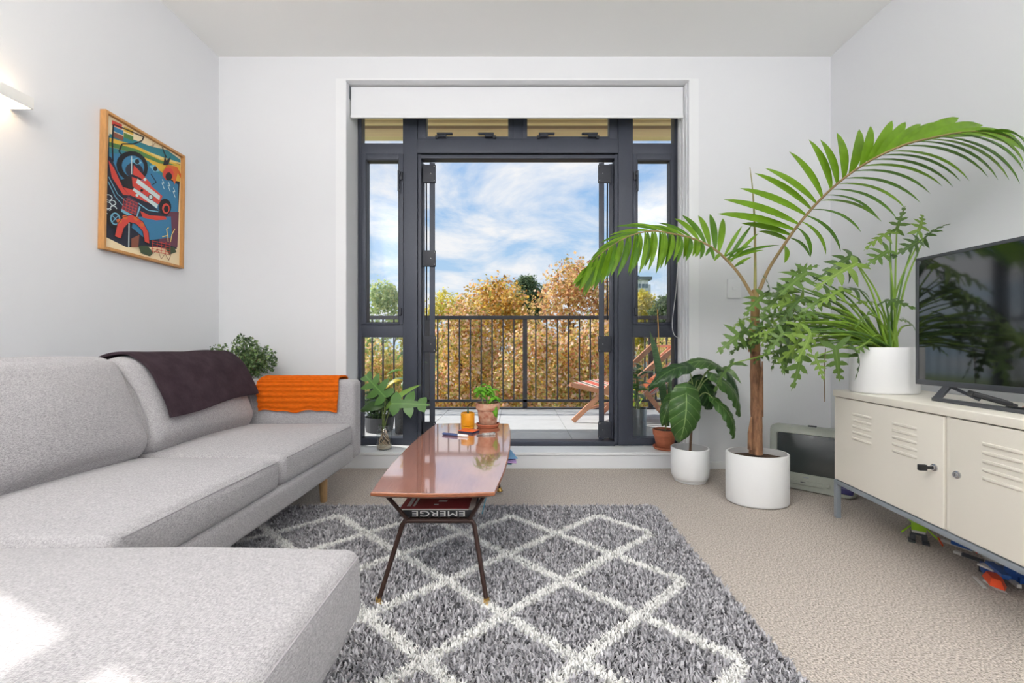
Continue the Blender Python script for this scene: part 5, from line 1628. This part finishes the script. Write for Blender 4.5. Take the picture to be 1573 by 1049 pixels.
BL = [((1056, 563), (997, 585), 30, 2.60, (.0, -.6, .9), m_bigd), ((1054, 603), (1049, 681), 50, 2.50, (-.1, -1, .25), m_big), ((1101, 562), (1047, 553), 30, 2.66, (.1, -.55, .9), m_big), ((1074, 584), (1101, 626), 44, 2.68, (.2, -.9, .3), m_bigd),
      ((1100, 580), (1151, 632), 34, 2.56, (.55, -.7, .5), m_big), ((1098, 562), (1147, 605), 30, 2.70, (.6, -.6, .6), m_bigd), ((1101, 618), (1140, 669), 27, 2.52, (.45, -.8, .4), m_big), ((1056, 588), (1062, 600), 16, 2.62, (0, -1, .3), m_bigd)]
for i, (a, b_, wpx, dep, nr, mm) in enumerate(BL):
    A = W(a[0], a[1], dep); B_ = W(b_[0], b_[1], dep - .05)
    broad_leaf(A, B_, wpx * dep / F_PX * 1.1, nr, curl=.20, droop=.24, ripple=.09, veins=5, heart=1.0, fold=.25, seed=i).build('leaf', mm, lp_, True, 80)
    mb().tube(spline([cr_ + V((0, 0, -.01 * i)), lerp(cr_, A, .5) + V((0, 0, .03)), A], 8), .0035, 6).build('leaf_stalk', m_pet, lp_, True)

# ---- terracotta pot on the sill with a snake plant leaf
sx0, sy0 = W(1021, 690, 2.965).x, 2.965
sn = thing('snake_plant', 'snake plant with one tall mottled leaf in a terracotta pot on the sill', 'plant', (sx0, sy0, OZ0))
pot([(.055, 0), (.072, .003), (.080, .018), (.082, .021)], .007, sn, 'saucer', m_terra, sx0, sy0, OZ0)
pot([(.054, 0), (.058, .004), (.073, .090), (.080, .092), (.083, .128), (.081, .132)], .008, sn, 'pot', m_terra, sx0, sy0, OZ0 + .008)
mb().lathe(sx0, sy0, [(.072, OZ0 + .125), (.03, OZ0 + .13)], 20).build('soil', m_soil, sn, True)
m_snake = mat('snake_leaf', (52, 82, 50), .4, col2=(92, 122, 82), vscale=30, stretch=(1, 1, 5))
o = blade(mb(), W(1024, 655, 2.94), W(998, 508, 2.95), .062, droop=.02, nrm=(.3, -1, 0), n=12, fold=.35, prof=lambda t_: .62 + .38 * math.sin(math.pi * min(1, t_ * 1.1)) if t_ < .8 else (1 - t_) / .2 * .9 + .02); o.build('leaf', m_snake, sn, True, 80)
for (a, b_, w_) in (((1026, 655), (1030, 560), .03), ((1018, 655), (1022, 600), .025)):
    blade(mb(), W(*a, 2.96), W(*b_, 2.97), w_, droop=.01, nrm=(-.2, -1, 0), n=8, fold=.3).build('leaf', m_snake, sn, True, 80)
mb().tube([W(1017, 655, 2.98), W(1010, 475, 2.99)], .0035, 6).build('bamboo_stake', mat('bamboo', (206, 150, 80), .6), sn, True)
A, B_ = W(1034, 607, 2.86), W(1015, 652, 2.82)
broad_leaf(A, B_, .115, (-.5, -.9, .3), curl=.2, droop=.2, ripple=.03, veins=5, heart=.6, nt=14, ns=5).build('leaf', m_big, sn, True, 80)
mb().tube(spline([(sx0 - .01, sy0 - .03, OZ0 + .125), W(1029, 630, 2.9), A], 8), .003, 6).build('leaf_stalk', m_pet, sn, True)

# ---- monstera cutting in a glass jar on the sill
jx, jy = W(590.5, 688, 2.955).x, 2.955
mo = thing('monstera_cutting', 'monstera cutting rooting in a glass jar on the window sill', 'plant', (jx, jy, OZ0))
m_jar = glass_mat('jar_glass', (.94, .96, .955, 1), gloss=.2)
m_water = mat('jar_pebbles_water', (150, 134, 112), .25, col2=(206, 196, 176), vscale=40)
t = mb(); t.lathe(jx, jy, [(.046, OZ0), (.051, OZ0 + .004), (.053, OZ0 + .015), (.053, OZ0 + .125), (.048, OZ0 + .142), (.041, OZ0 + .150), (.041, OZ0 + .172), (.039, OZ0 + .172)], 28); t.build('jar', m_jar, mo, True, 50)
t = mb(); t.lathe(jx, jy, [(.043, OZ0 + .007), (.048, OZ0 + .012), (.048, OZ0 + .030), (.030, OZ0 + .035)], 24); t.build('pebbles', m_water, mo, True)
m_root = mat('root', (96, 72, 48), .8); m_root2 = mat('pale_root', (214, 190, 158), .7)
rj = random.Random(5)
for k in range(22):
    a = rj.uniform(0, 6.28)
    pts = [V((jx + rj.uniform(-.01, .01), jy - .01, OZ0 + .14))]
    for q in range(4): pts.append(V((jx + .036 * math.cos(a + q * .8) * min(1, .4 + q * .3), jy + .036 * math.sin(a + q * .8) * min(1, .4 + q * .3), OZ0 + .12 - q * .03)))
    mb().tube(spline(pts, 14), .0032 if k < 3 else .002, 6).build('root', m_root if k < 3 else m_root2, mo, True)
m_mon = leaf_mat('monstera_leaf', (50, 98, 46), (118, 160, 84), .28, veins=0, trans=.18, vw=.03)
m_mond = leaf_mat('monstera_leaf_deep', (34, 66, 34), (80, 110, 60), .28, veins=0, trans=.12, vw=.03)
m_monl = leaf_mat('monstera_leaf_light', (120, 164, 62), (160, 196, 100), .35, veins=0, trans=.3, vw=.03)
mt1 = template_mesh('monstera_leaf', lobed_template(4, 1.0, .50, .150, .80, .13, 'heart', .10, .006, 2), m_mon)
mt2 = template_mesh('monstera_leaf', lobed_template(3, 1.0, .46, .19, .80, .15, 'heart', .20, .006, 9), m_mon)
jt = V((jx, jy, OZ0 + .16))
for (a, b_, dep, nr, kind_, sc) in (((592, 610), (557, 573), 2.88, (-.1, -1, .35), 1, 1.0), ((604, 620), (661, 619), 2.86, (.1, -1, .5), 2, 1.0), ((586, 620), (551, 626), 2.90, (-.1, -.7, .8), 3, 1), ((593, 627), (640, 587), 2.94, (.7, -.35, .9), 4, 1), ((601, 632), (584, 643), 2.84, (.1, -.9, .5), 5, 1)):
    A, B_ = W(a[0], a[1], dep), W(b_[0], b_[1], dep - .02)
    if kind_ in (1, 2):
        place_mesh('leaf', mt1 if kind_ == 1 else mt2, mo, leaf_matrix(A, B_, nr, (B_ - A).length, 1.0))
    elif kind_ == 3:
        broad_leaf(A, B_, .12, nr, curl=.15, droop=.2, ripple=.01, heart=.6, nt=14, ns=5).build('leaf', m_mond, mo, True, 80)
    elif kind_ == 4:
        broad_leaf(A, B_, .06, nr, curl=.1, droop=.15, ripple=.01, heart=.2, nt=14, ns=4).build('leaf', m_monl, mo, True, 80)
    else: continue
    mb().tube(spline([jt + V((rj.uniform(-.015, .015), rj.uniform(-.01, .01), -.03)), lerp(jt, A, .55) + V((0, -.01, .01)), A], 10), .0035, 6).build('leaf_stalk', m_pet, mo, True)

# ---- small-leaved bush in the corner behind the sofa
bxp, byp = W(375, 560, 2.66).x, 2.66
cbush = thing('corner_shrub', 'small-leaved green shrub in a white pot behind the sofa arm', 'plant', (bxp, byp, 0))
mb().lathe(bxp, byp, [(.16, 0), (.17, .01), (.17, .40), (.16, .41)], 24).build('stand', m_oak, cbush, True)
pot([(.075, 0), (.080, .004), (.100, .17), (.098, .174)], .006, cbush, 'pot', m_white_pot, bxp, byp, .411)
mb().lathe(bxp, byp, [(.092, .57), (.03, .575)], 20).build('soil', m_soil, cbush, True)
m_bush = island_mat('shrub_leaf', [(74, 100, 62), (98, 124, 78), (62, 82, 56), (116, 142, 88), (136, 158, 104), (86, 108, 70)], .5, .2)
rng2 = np.random.default_rng(3)
def leaf_cloud(name, m, parent, centers, radii, n, size, rng, flat=.35, shell=.45, minz=None, elong=1.5, jitter=0.0):
    """n small diamond leaves spread through the outer part of a set of balls"""
    centers = np.array(centers, float); radii = np.array(radii, float)
    w = (radii ** 2).mean(1) if radii.ndim > 1 else radii ** 2
    w = w / w.sum()
    k = rng.choice(len(centers), n, p=w)
    d = rng.normal(size=(n, 3)); d /= np.linalg.norm(d, axis=1)[:, None]
    rr = (shell + (1 - shell) * rng.random(n) ** .5)[:, None]
    R = radii[k] if radii.ndim > 1 else radii[k][:, None]
    P = centers[k] + d * rr * R + rng.normal(size=(n, 3)) * jitter
    if minz is not None:
        P = P[P[:, 2] > minz]; n = len(P); d = d[:n]
    nn = d[:len(P)] + rng.normal(size=(len(P), 3)) * 1.0 + np.array([0, 0, flat])
    nn /= np.linalg.norm(nn, axis=1)[:, None]
    a = np.cross(nn, rng.normal(size=(len(P), 3))); a /= np.linalg.norm(a, axis=1)[:, None]
    b = np.cross(nn, a)
    s = size * rng.uniform(.6, 1.25, len(P))[:, None]
    Vt = np.stack([P - a * s * elong * .5, P - b * s * .5 + nn * s * .12, P + a * s * elong * .5, P + b * s * .5 + nn * s * .12], 1).reshape(-1, 3)
    o0 = np.array(_org(parent)); Vt = (Vt - o0).astype(np.float32)
    n = len(P)
    me = bpy.data.meshes.new(name)
    me.vertices.add(4 * n); me.vertices.foreach_set('co', Vt.reshape(-1))
    me.loops.add(4 * n); me.loops.foreach_set('vertex_index', np.arange(4 * n, dtype=np.int32))
    me.polygons.add(n); me.polygons.foreach_set('loop_start', np.arange(n, dtype=np.int32) * 4)
    me.update(calc_edges=True)
    me.materials.append(m)
    o = bpy.data.objects.new(name, me); COL.objects.link(o); o.parent = parent
    o['kind'] = 'stuff'
    return o
cc = []; rr_ = []
for k in range(26):
    u = rng2.normal(size=3); u /= np.linalg.norm(u)
    cc.append((bxp + u[0] * .15, byp + u[1] * .07, .755 + u[2] * .085)); rr_.append(.055 + .03 * rng2.random())
cc.append((bxp - .15, byp - .02, .80)); rr_.append(.05)
leaf_cloud('foliage', m_bush, cbush, cc, rr_, 2600, .016, rng2, minz=.58, elong=1.2)
tw = mb()
for k in range(22):
    e = V(cc[k]); tw.tube(spline([(bxp, byp, .57), lerp(V((bxp, byp, .6)), e, .5) + V((0, 0, .01)), e], 6), .0018, 5)
tw_o = tw.build('twigs', m_tw, cbush, True); tw_o['kind'] = 'stuff'

# ================================================================== balcony furniture and plants
m_teak = mat('teak', (206, 148, 116), .6, var=.18, vscale=20, stretch=(1, 9, 9))
dc = thing('deck_chair', 'wooden deck chair with red striped canvas on the balcony', 'chair', (1.0, 4.15, ZB))
def rail(name, a, b_, w=.045, h=.022, y=0.0):
    ox = .38 * (y - 3.94) / .5
    bb = mb(); A, B_ = V((a[0] + ox, y, a[1])), V((b_[0] + ox, y, b_[1]))
    d = (B_ - A).normalized(); s_ = V((0, 1, 0)); u_ = s_.cross(d)
    vs = [p + s_ * i * h / 2 + u_ * j * w / 2 for p in (A, B_) for i in (-1, 1) for j in (-1, 1)]
    bb.add(vs, [(0, 1, 3, 2), (4, 6, 7, 5), (0, 4, 5, 1), (2, 3, 7, 6), (0, 2, 6, 4), (1, 5, 7, 3)])
    return bb.build(name, m_teak, dc)
for yy in (3.94, 4.44):
    e = .03 if yy < 4.2 else -.03
    rail('long_rail', (.53, ZB + .01), (1.30, .86), y=yy)
    rail('seat_rail', (.49, .475), (1.10, .335), y=yy + e)
    rail('back_rail', (.93, .37), (1.62, .93), y=yy + e)
    rail('rear_leg', (1.10, .52), (1.40, ZB + .012), y=yy + e * 2)
for (x_, z_) in ((.50, .47), (1.08, .34), (1.60, .91), (.66, .245), (1.33, .24), (1.28, .84)):
    mb().tube([(x_, 3.94, z_), (x_ + .38, 4.44, z_)], .014, 10).build('cross_bar', m_teak, dc, True)
stripes = ['w', 'r', 'w', 'k', 'w', 'r', 'p', 'r', 'w', 'k', 'w', 'r', 'w']
SM = {'w': mat('canvas_white', (236, 226, 212), .9), 'r': mat('canvas_red', (206, 72, 56), .9), 'k': mat('canvas_dark', (66, 46, 46), .9), 'p': mat('canvas_pink', (226, 130, 106), .9)}
cl = spline([(.50, 0, .492), (.70, 0, .425), (.92, 0, .33), (1.10, 0, .34), (1.33, 0, .55), (1.60, 0, .935)], 30)
y0_, y1_ = 3.985, 4.395
cv = mb(); keys = list(SM)
for k, sname in enumerate(stripes):
    ya, yb = lerp(y0_, y1_, k / len(stripes)), lerp(y0_, y1_, (k + 1) / len(stripes))
    for i in range(30):
        a, b_ = cl[i], cl[i + 1]
        sa, sb = .76 * (ya - 3.94), .76 * (yb - 3.94)
        vs = [V((a.x + sa, ya, a.z)), V((a.x + sb, yb, a.z)), V((b_.x + sb, yb, b_.z)), V((b_.x + sa, ya, b_.z))]
        vs += [v_ - V((0, 0, .004)) for v_ in vs]
        cv.add(vs, [(3, 2, 1, 0), (4, 5, 6, 7), (0, 1, 5, 4), (2, 3, 7, 6), (1, 2, 6, 5), (3, 0, 4, 7)], keys.index(sname))
cv.build('canvas', [SM[k] for k in keys], dc)

def leafy(name, label, cx, cy, z0, h, nst, spread, m, lsize, seed, potfn, lw=.4, per=6):
    th_ = thing(name, label, 'plant', (cx, cy, z0))
    ztop = potfn(th_)
    r_ = random.Random(seed)
    for s_ in range(nst):
        an = r_.uniform(0, 6.28); e = V((cx + spread * math.cos(an) * r_.random(), cy + spread * .7 * math.sin(an) * r_.random(), ztop + h * r_.uniform(.65, 1)))
        p = spline([(cx + r_.uniform(-.02, .02), cy + r_.uniform(-.02, .02), ztop - .02), lerp(V((cx, cy, ztop)), e, .5) + V((0, 0, .04)), e], 10)
        mb().tube(p, [lerp(.006, .002, k / 10) for k in range(11)], 6).build('stem', m_pet, th_, True)
        for k in range(per):
            q = p[min(10, 3 + int(7 * k / max(1, per - 1)))]
            a2 = an + k * 2.39
            d = V((math.cos(a2), math.sin(a2) * .8, r_.uniform(-.25, .6))).normalized() * lsize * r_.uniform(.7, 1.15)
            mm = m[r_.randrange(len(m))]
            broad_leaf(q, q + d, lsize * lw, (0, -.4, 1), curl=.1, droop=.25, ripple=.01, heart=0, nt=8, ns=3).build('leaf', mm, th_, True, 80)
    return th_
m_lfa = leaf_mat('balcony_leaf', (92, 140, 58), (150, 184, 100), .4, veins=5, trans=.3)
m_lfb = leaf_mat('balcony_leaf_yellow', (206, 186, 56), (226, 208, 110), .45, veins=5, trans=.35)
m_lfc = leaf_mat('balcony_leaf_grey', (110, 140, 106), (160, 184, 150), .4, veins=5, trans=.25)
m_zinc = mat('zinc_planter', (150, 158, 160), .35, .6, var=.08, vscale=10)
m_char = mat('charcoal_planter', (74, 74, 76), .6)
gx, gy = W(983, 672, 3.30).x, 3.36
def pz(th_):
    pot([(.060, 0), (.066, .003), (.072, .22), (.071, .224)], .005, th_, 'planter', m_zinc, gx, gy, ZB)
    mb().lathe(gx, gy, [(.064, ZB + .19), (.02, ZB + .195)], 20).build('soil', m_soil, th_, True); return ZB + .20
leafy('balcony_plant', 'leafy plant in a zinc planter on the balcony behind the right window', gx, gy, ZB, .40, 4, .10, [m_lfa, m_lfc], .12, 3, pz)
gx2, gy2 = W(617, 668, 3.42).x, 3.45
def pz2(th_):
    pot([(.052, 0), (.060, .01), (.066, .20), (.064, .204)], .006, th_, 'planter', m_char, gx2, gy2, ZB)
    mb().lathe(gx2, gy2, [(.058, ZB + .18), (.02, ZB + .185)], 20).build('soil', m_soil, th_, True); return ZB + .19
leafy('balcony_plant', 'tall plant with yellowing leaves in a charcoal pot behind the left window', gx2, gy2, ZB, .62, 3, .14, [m_lfa, m_lfb, m_lfc], .17, 8, pz2, lw=.34, per=5)
gx3, gy3 = W(580, 670, 3.5).x, 3.55
bxs = thing('box_shrub', 'dense dark green shrub in a low planter behind the left window', 'shrub', (gx3, gy3, ZB))
pot([(.10, 0), (.11, .004), (.125, .12), (.123, .124)], .006, bxs, 'planter', m_char, gx3, gy3, ZB)
rng3 = np.random.default_rng(9)
m_box = island_mat('box_leaf', [(58, 84, 50), (78, 104, 60), (48, 70, 44), (96, 122, 74)], .5, .2)
leaf_cloud('foliage', m_box, bxs, [(gx3, gy3, ZB + .22), (gx3 - .05, gy3, ZB + .28), (gx3 + .06, gy3, ZB + .27), (gx3, gy3, ZB + .33)], [.13, .10, .10, .09], 1500, .022, rng3)
gx4, gy4 = W(938, 640, 4.3).x, 3.75
def pz4(th_):
    pot([(.06, 0), (.065, .003), (.075, .15), (.073, .154)], .005, th_, 'planter', m_white_pot, gx4, gy4, ZB)
    mb().lathe(gx4, gy4, [(.066, ZB + .13), (.02, ZB + .135)], 20).build('soil', m_soil, th_, True); return ZB + .14
th_ = thing('strappy_plant', 'bright green strap-leaved plant in a white pot beside the deck chair', 'plant', (gx4, gy4, ZB))
zt_ = pz4(th_)
r_ = random.Random(2)
m_strap = leaf_mat('strap_leaf', (146, 196, 52), (176, 214, 90), .4, veins=0, trans=.35, vw=0)
for k in range(14):
    an = k * 2.4; q = V((gx4 + .02 * math.cos(an), gy4 + .02 * math.sin(an), zt_))
    blade(mb(), q, q + V((.16 * math.cos(an) * r_.uniform(.3, 1), .16 * math.sin(an) * r_.uniform(.3, 1), r_.uniform(.14, .34))), .022, droop=.03, nrm=(math.cos(an), math.sin(an), .4), n=7).build('leaf', m_strap, th_, True, 80)

# ================================================================== trees, ground and buildings beyond the railing
ZG = -7.5
m_grass = mat('park_grass', (104, 122, 62), .95, var=.25, vscale=1.2)
struct('ground', m_grass, mb().box(-120, 120, 5.2, 260, ZG - .5, ZG))
m_bark = mat('bark', (96, 78, 64), .9, var=.25, vscale=9, stretch=(3, 3, .6), bump=.5, bscale=30)
PAL = {
    'amber': [(168, 118, 50), (150, 140, 60), (236, 190, 84), (244, 206, 120), (226, 170, 84), (206, 160, 76), (240, 214, 136), (196, 186, 92), (244, 186, 136), (222, 178, 70)],
    'russet': [(170, 104, 72), (160, 132, 74), (240, 190, 140), (246, 210, 170), (230, 170, 120), (240, 210, 140), (214, 172, 116), (236, 196, 140), (200, 166, 112), (224, 190, 110), (190, 176, 104)],
    'pink': [(250, 216, 190), (150, 132, 62), (176, 108, 70), (140, 142, 70), (222, 184, 70), (246, 206, 172), (250, 222, 198), (238, 190, 126), (226, 186, 100), (204, 186, 100), (244, 210, 144), (232, 168, 136), (214, 198, 120), (184, 180, 110)],
    'gold': [(232, 212, 84), (218, 200, 80), (240, 222, 116), (190, 186, 86), (206, 190, 76)],
    'olive': [(166, 176, 90), (186, 192, 108), (204, 200, 112), (150, 162, 84), (222, 200, 120)],
    'green': [(156, 182, 104), (178, 198, 124), (136, 162, 92), (196, 208, 144), (208, 212, 130)],
    'deep': [(86, 106, 74), (104, 124, 82), (72, 92, 64), (120, 136, 92)],
    'mix': [(188, 190, 100), (214, 198, 100), (230, 206, 120), (160, 170, 92), (240, 200, 150), (226, 178, 122)],
}
TM = {k: island_mat('tree_leaf_' + k, [tuple(c + (252 - c) * .06 for c in q) for q in v], .55, .48) for k, v in PAL.items()}
rngt = np.random.default_rng(42)
def tree(name, label, px, topy, Y, hw, pal, n, size, zb=-3.0, spiky=0.0, group='trees beyond the balcony'):
    X = (px - VPX) * Y / F_PX; zt = CAM_H + (VPY - topy) * Y / F_PX; R = hw * Y / F_PX
    th_ = thing(name, label, 'tree', (X, Y, ZG), group=group)
    zc = (zt + zb) / 2; H = (zt - zb) / 2
    cs = []; rs = []
    nb_ = 46
    for k in range(nb_):
        u = rngt.normal(size=3); u /= np.linalg.norm(u)
        if u[1] > .45: u[1] *= -1
        r = R * (.30 + .14 * rngt.random())
        f = .80
        cs.append((X + u[0] * (R - r * .75), Y + u[1] * (R - r) * .9, zc + u[2] * (H - r * .8))); rs.append(r)
    cs.append((X, Y, zc + H - R * .4)); rs.append(R * .42)
    cs.append((X, Y, zc)); rs.append(R * .7)
    leaf_cloud('crown', TM[pal], th_, cs, rs, int(n * .46), size * .74, rngt, shell=.6, jitter=R * .07)
    t = mb(); t.tube(spline([(X, Y, ZG), (X + R * .05, Y, (ZG + zb) / 2), (X, Y, zb + .3), (X - R * .05, Y, zc + H * .4)], 14), [R * lerp(.11, .03, k / 14) for k in range(15)], 8)
    t.build('trunk', m_bark, th_, True)
    for k in range(7):
        e = V(cs[k * 5]); s_ = V((X, Y, lerp(zb, zc + H * .2, k / 7)))
        mb().tube(spline([s_, lerp(s_, e, .5) + V((0, 0, R * .1)), e], 8), [R * lerp(.035, .008, q / 8) for q in range(9)], 6).build('branch', m_bark, th_, True)
    return th_
tree('maple_tree', 'round amber and yellow tree rising behind the middle of the railing', 760, 429, 15, 78, 'amber', 26000, .13)
tree('liquidambar_tree', 'tall russet orange tree rising above the right part of the railing', 884, 400, 13, 82, 'russet', 30000, .115)
tree('cherry_tree', 'pinkish autumn tree behind the left part of the railing', 712, 462, 9.8, 72, 'pink', 26000, .085)
tree('cherry_tree', 'low pink and olive tree behind the central railing post', 812, 497, 9.0, 70, 'pink', 24000, .08)
tree('cherry_tree', 'low pink and gold tree behind the deck chair', 915, 486, 9.4, 76, 'pink', 26000, .085)
tree('plum_tree', 'golden yellow tree at the left edge of the open doorway', 684, 446, 18, 44, 'gold', 14000, .13)
tree('pine_tree', 'dark green tree top showing between the amber and russet trees', 812, 424, 27, 30, 'deep', 24000, .15, zb=.5)
tree('elm_tree', 'light green tree filling the left window', 588, 433, 12, 44, 'green', 28000, .10)
tree('hedge_tree', 'mixed green and yellow tree low behind the left lower window', 575, 520, 8.6, 62, 'mix', 16000, .075)
tree('hedge_tree', 'olive green tree behind the folded left doors', 640, 505, 10.5, 45, 'olive', 14000, .085)
tree('ash_tree', 'yellow green tree below the tower in the right window', 986, 446, 26, 26, 'gold', 15000, .15, zb=0)
tree('oak_tree', 'dark green tree at the right edge of the right window', 1024, 456, 24, 28, 'deep', 18000, .15, zb=0)
tree('hedge_tree', 'golden tree low behind the right lower window', 1010, 516, 9.2, 60, 'mix', 16000, .08)
tree('hedge_tree', 'mixed autumn tree far right beyond the balcony', 1120, 470, 12, 80, 'mix', 12000, .12)
tree('elm_tree', 'green tree far left beyond the balcony', 470, 450, 13, 80, 'green', 12000, .12)
# distant tower
m_conc = mat('pale_concrete', (196, 200, 204), .8); m_glz = mat('tower_glazing', (92, 112, 124), .2, spec=.7)
def boxpx(x0, x1, ya, yb, Y):  # pixel rectangle at distance -> x0,x1,z0,z1
    s = Y / F_PX
    return (x0 - VPX) * s, (x1 - VPX) * s, CAM_H + (VPY - yb) * s, CAM_H + (VPY - ya) * s
YW = 70
tw_ = thing('tower_block', 'pale apartment tower far away in the right window', 'building', ((986 - VPX) * YW / F_PX, YW + 5, ZG))
x0, x1, z0, z1 = boxpx(968, 996, 430, 530, YW)
mb().box(x0, x1, YW, YW + 9, ZG, z1).build('wall', m_conc, tw_)
mb().box(x0 - .4, x1 + .5, YW - .5, YW + 9.4, z1, z1 + .5).build('roof', mat('tower_roof', (110, 116, 122), .7), tw_)
xb0, xb1, zb0, zb1 = boxpx(996, 1001, 436, 530, YW)
mb().box(xb0, xb1, YW + .5, YW + 8, ZG, zb1).build('wing', m_conc, tw_)
for r_i in range(5):
    for k in range(5):
        xa = x0 + .3 + k * (x1 - x0 - .3) / 5
        mb().box(xa, xa + .45, YW - .04, YW + .05, z1 - 1.35 - r_i * 1.5 * .75, z1 - .65 - r_i * 1.5 * .75).build('window', m_glz, tw_)
mb().box(x0 + .8, x1 - .9, YW + 2, YW + 6, z1 + .5, z1 + 1.1).build('plant_room', m_glz, tw_)
YH = 30
hs = thing('white_house', 'low white building with a flat roof terrace in the right window', 'building', ((1005 - VPX) * YH / F_PX, YH + 3, ZG))
x0, x1, z0, z1 = boxpx(972, 1046, 481, 530, YH)
mb().box(x0, x1, YH, YH + 6, ZG, z1).build('wall', m_conc, hs)
mb().box(x0 - .2, x1 + .2, YH - .25, YH + 6.2, z1, z1 + .22).build('roof', m_trim, hs)
for k in range(4):
    mb().box(x0 + .3 + k * .85, x0 + .75 + k * .85, YH - .04, YH + .05, z1 - .75, z1 - .25).build('window', m_glz, hs)
YC = 14.6
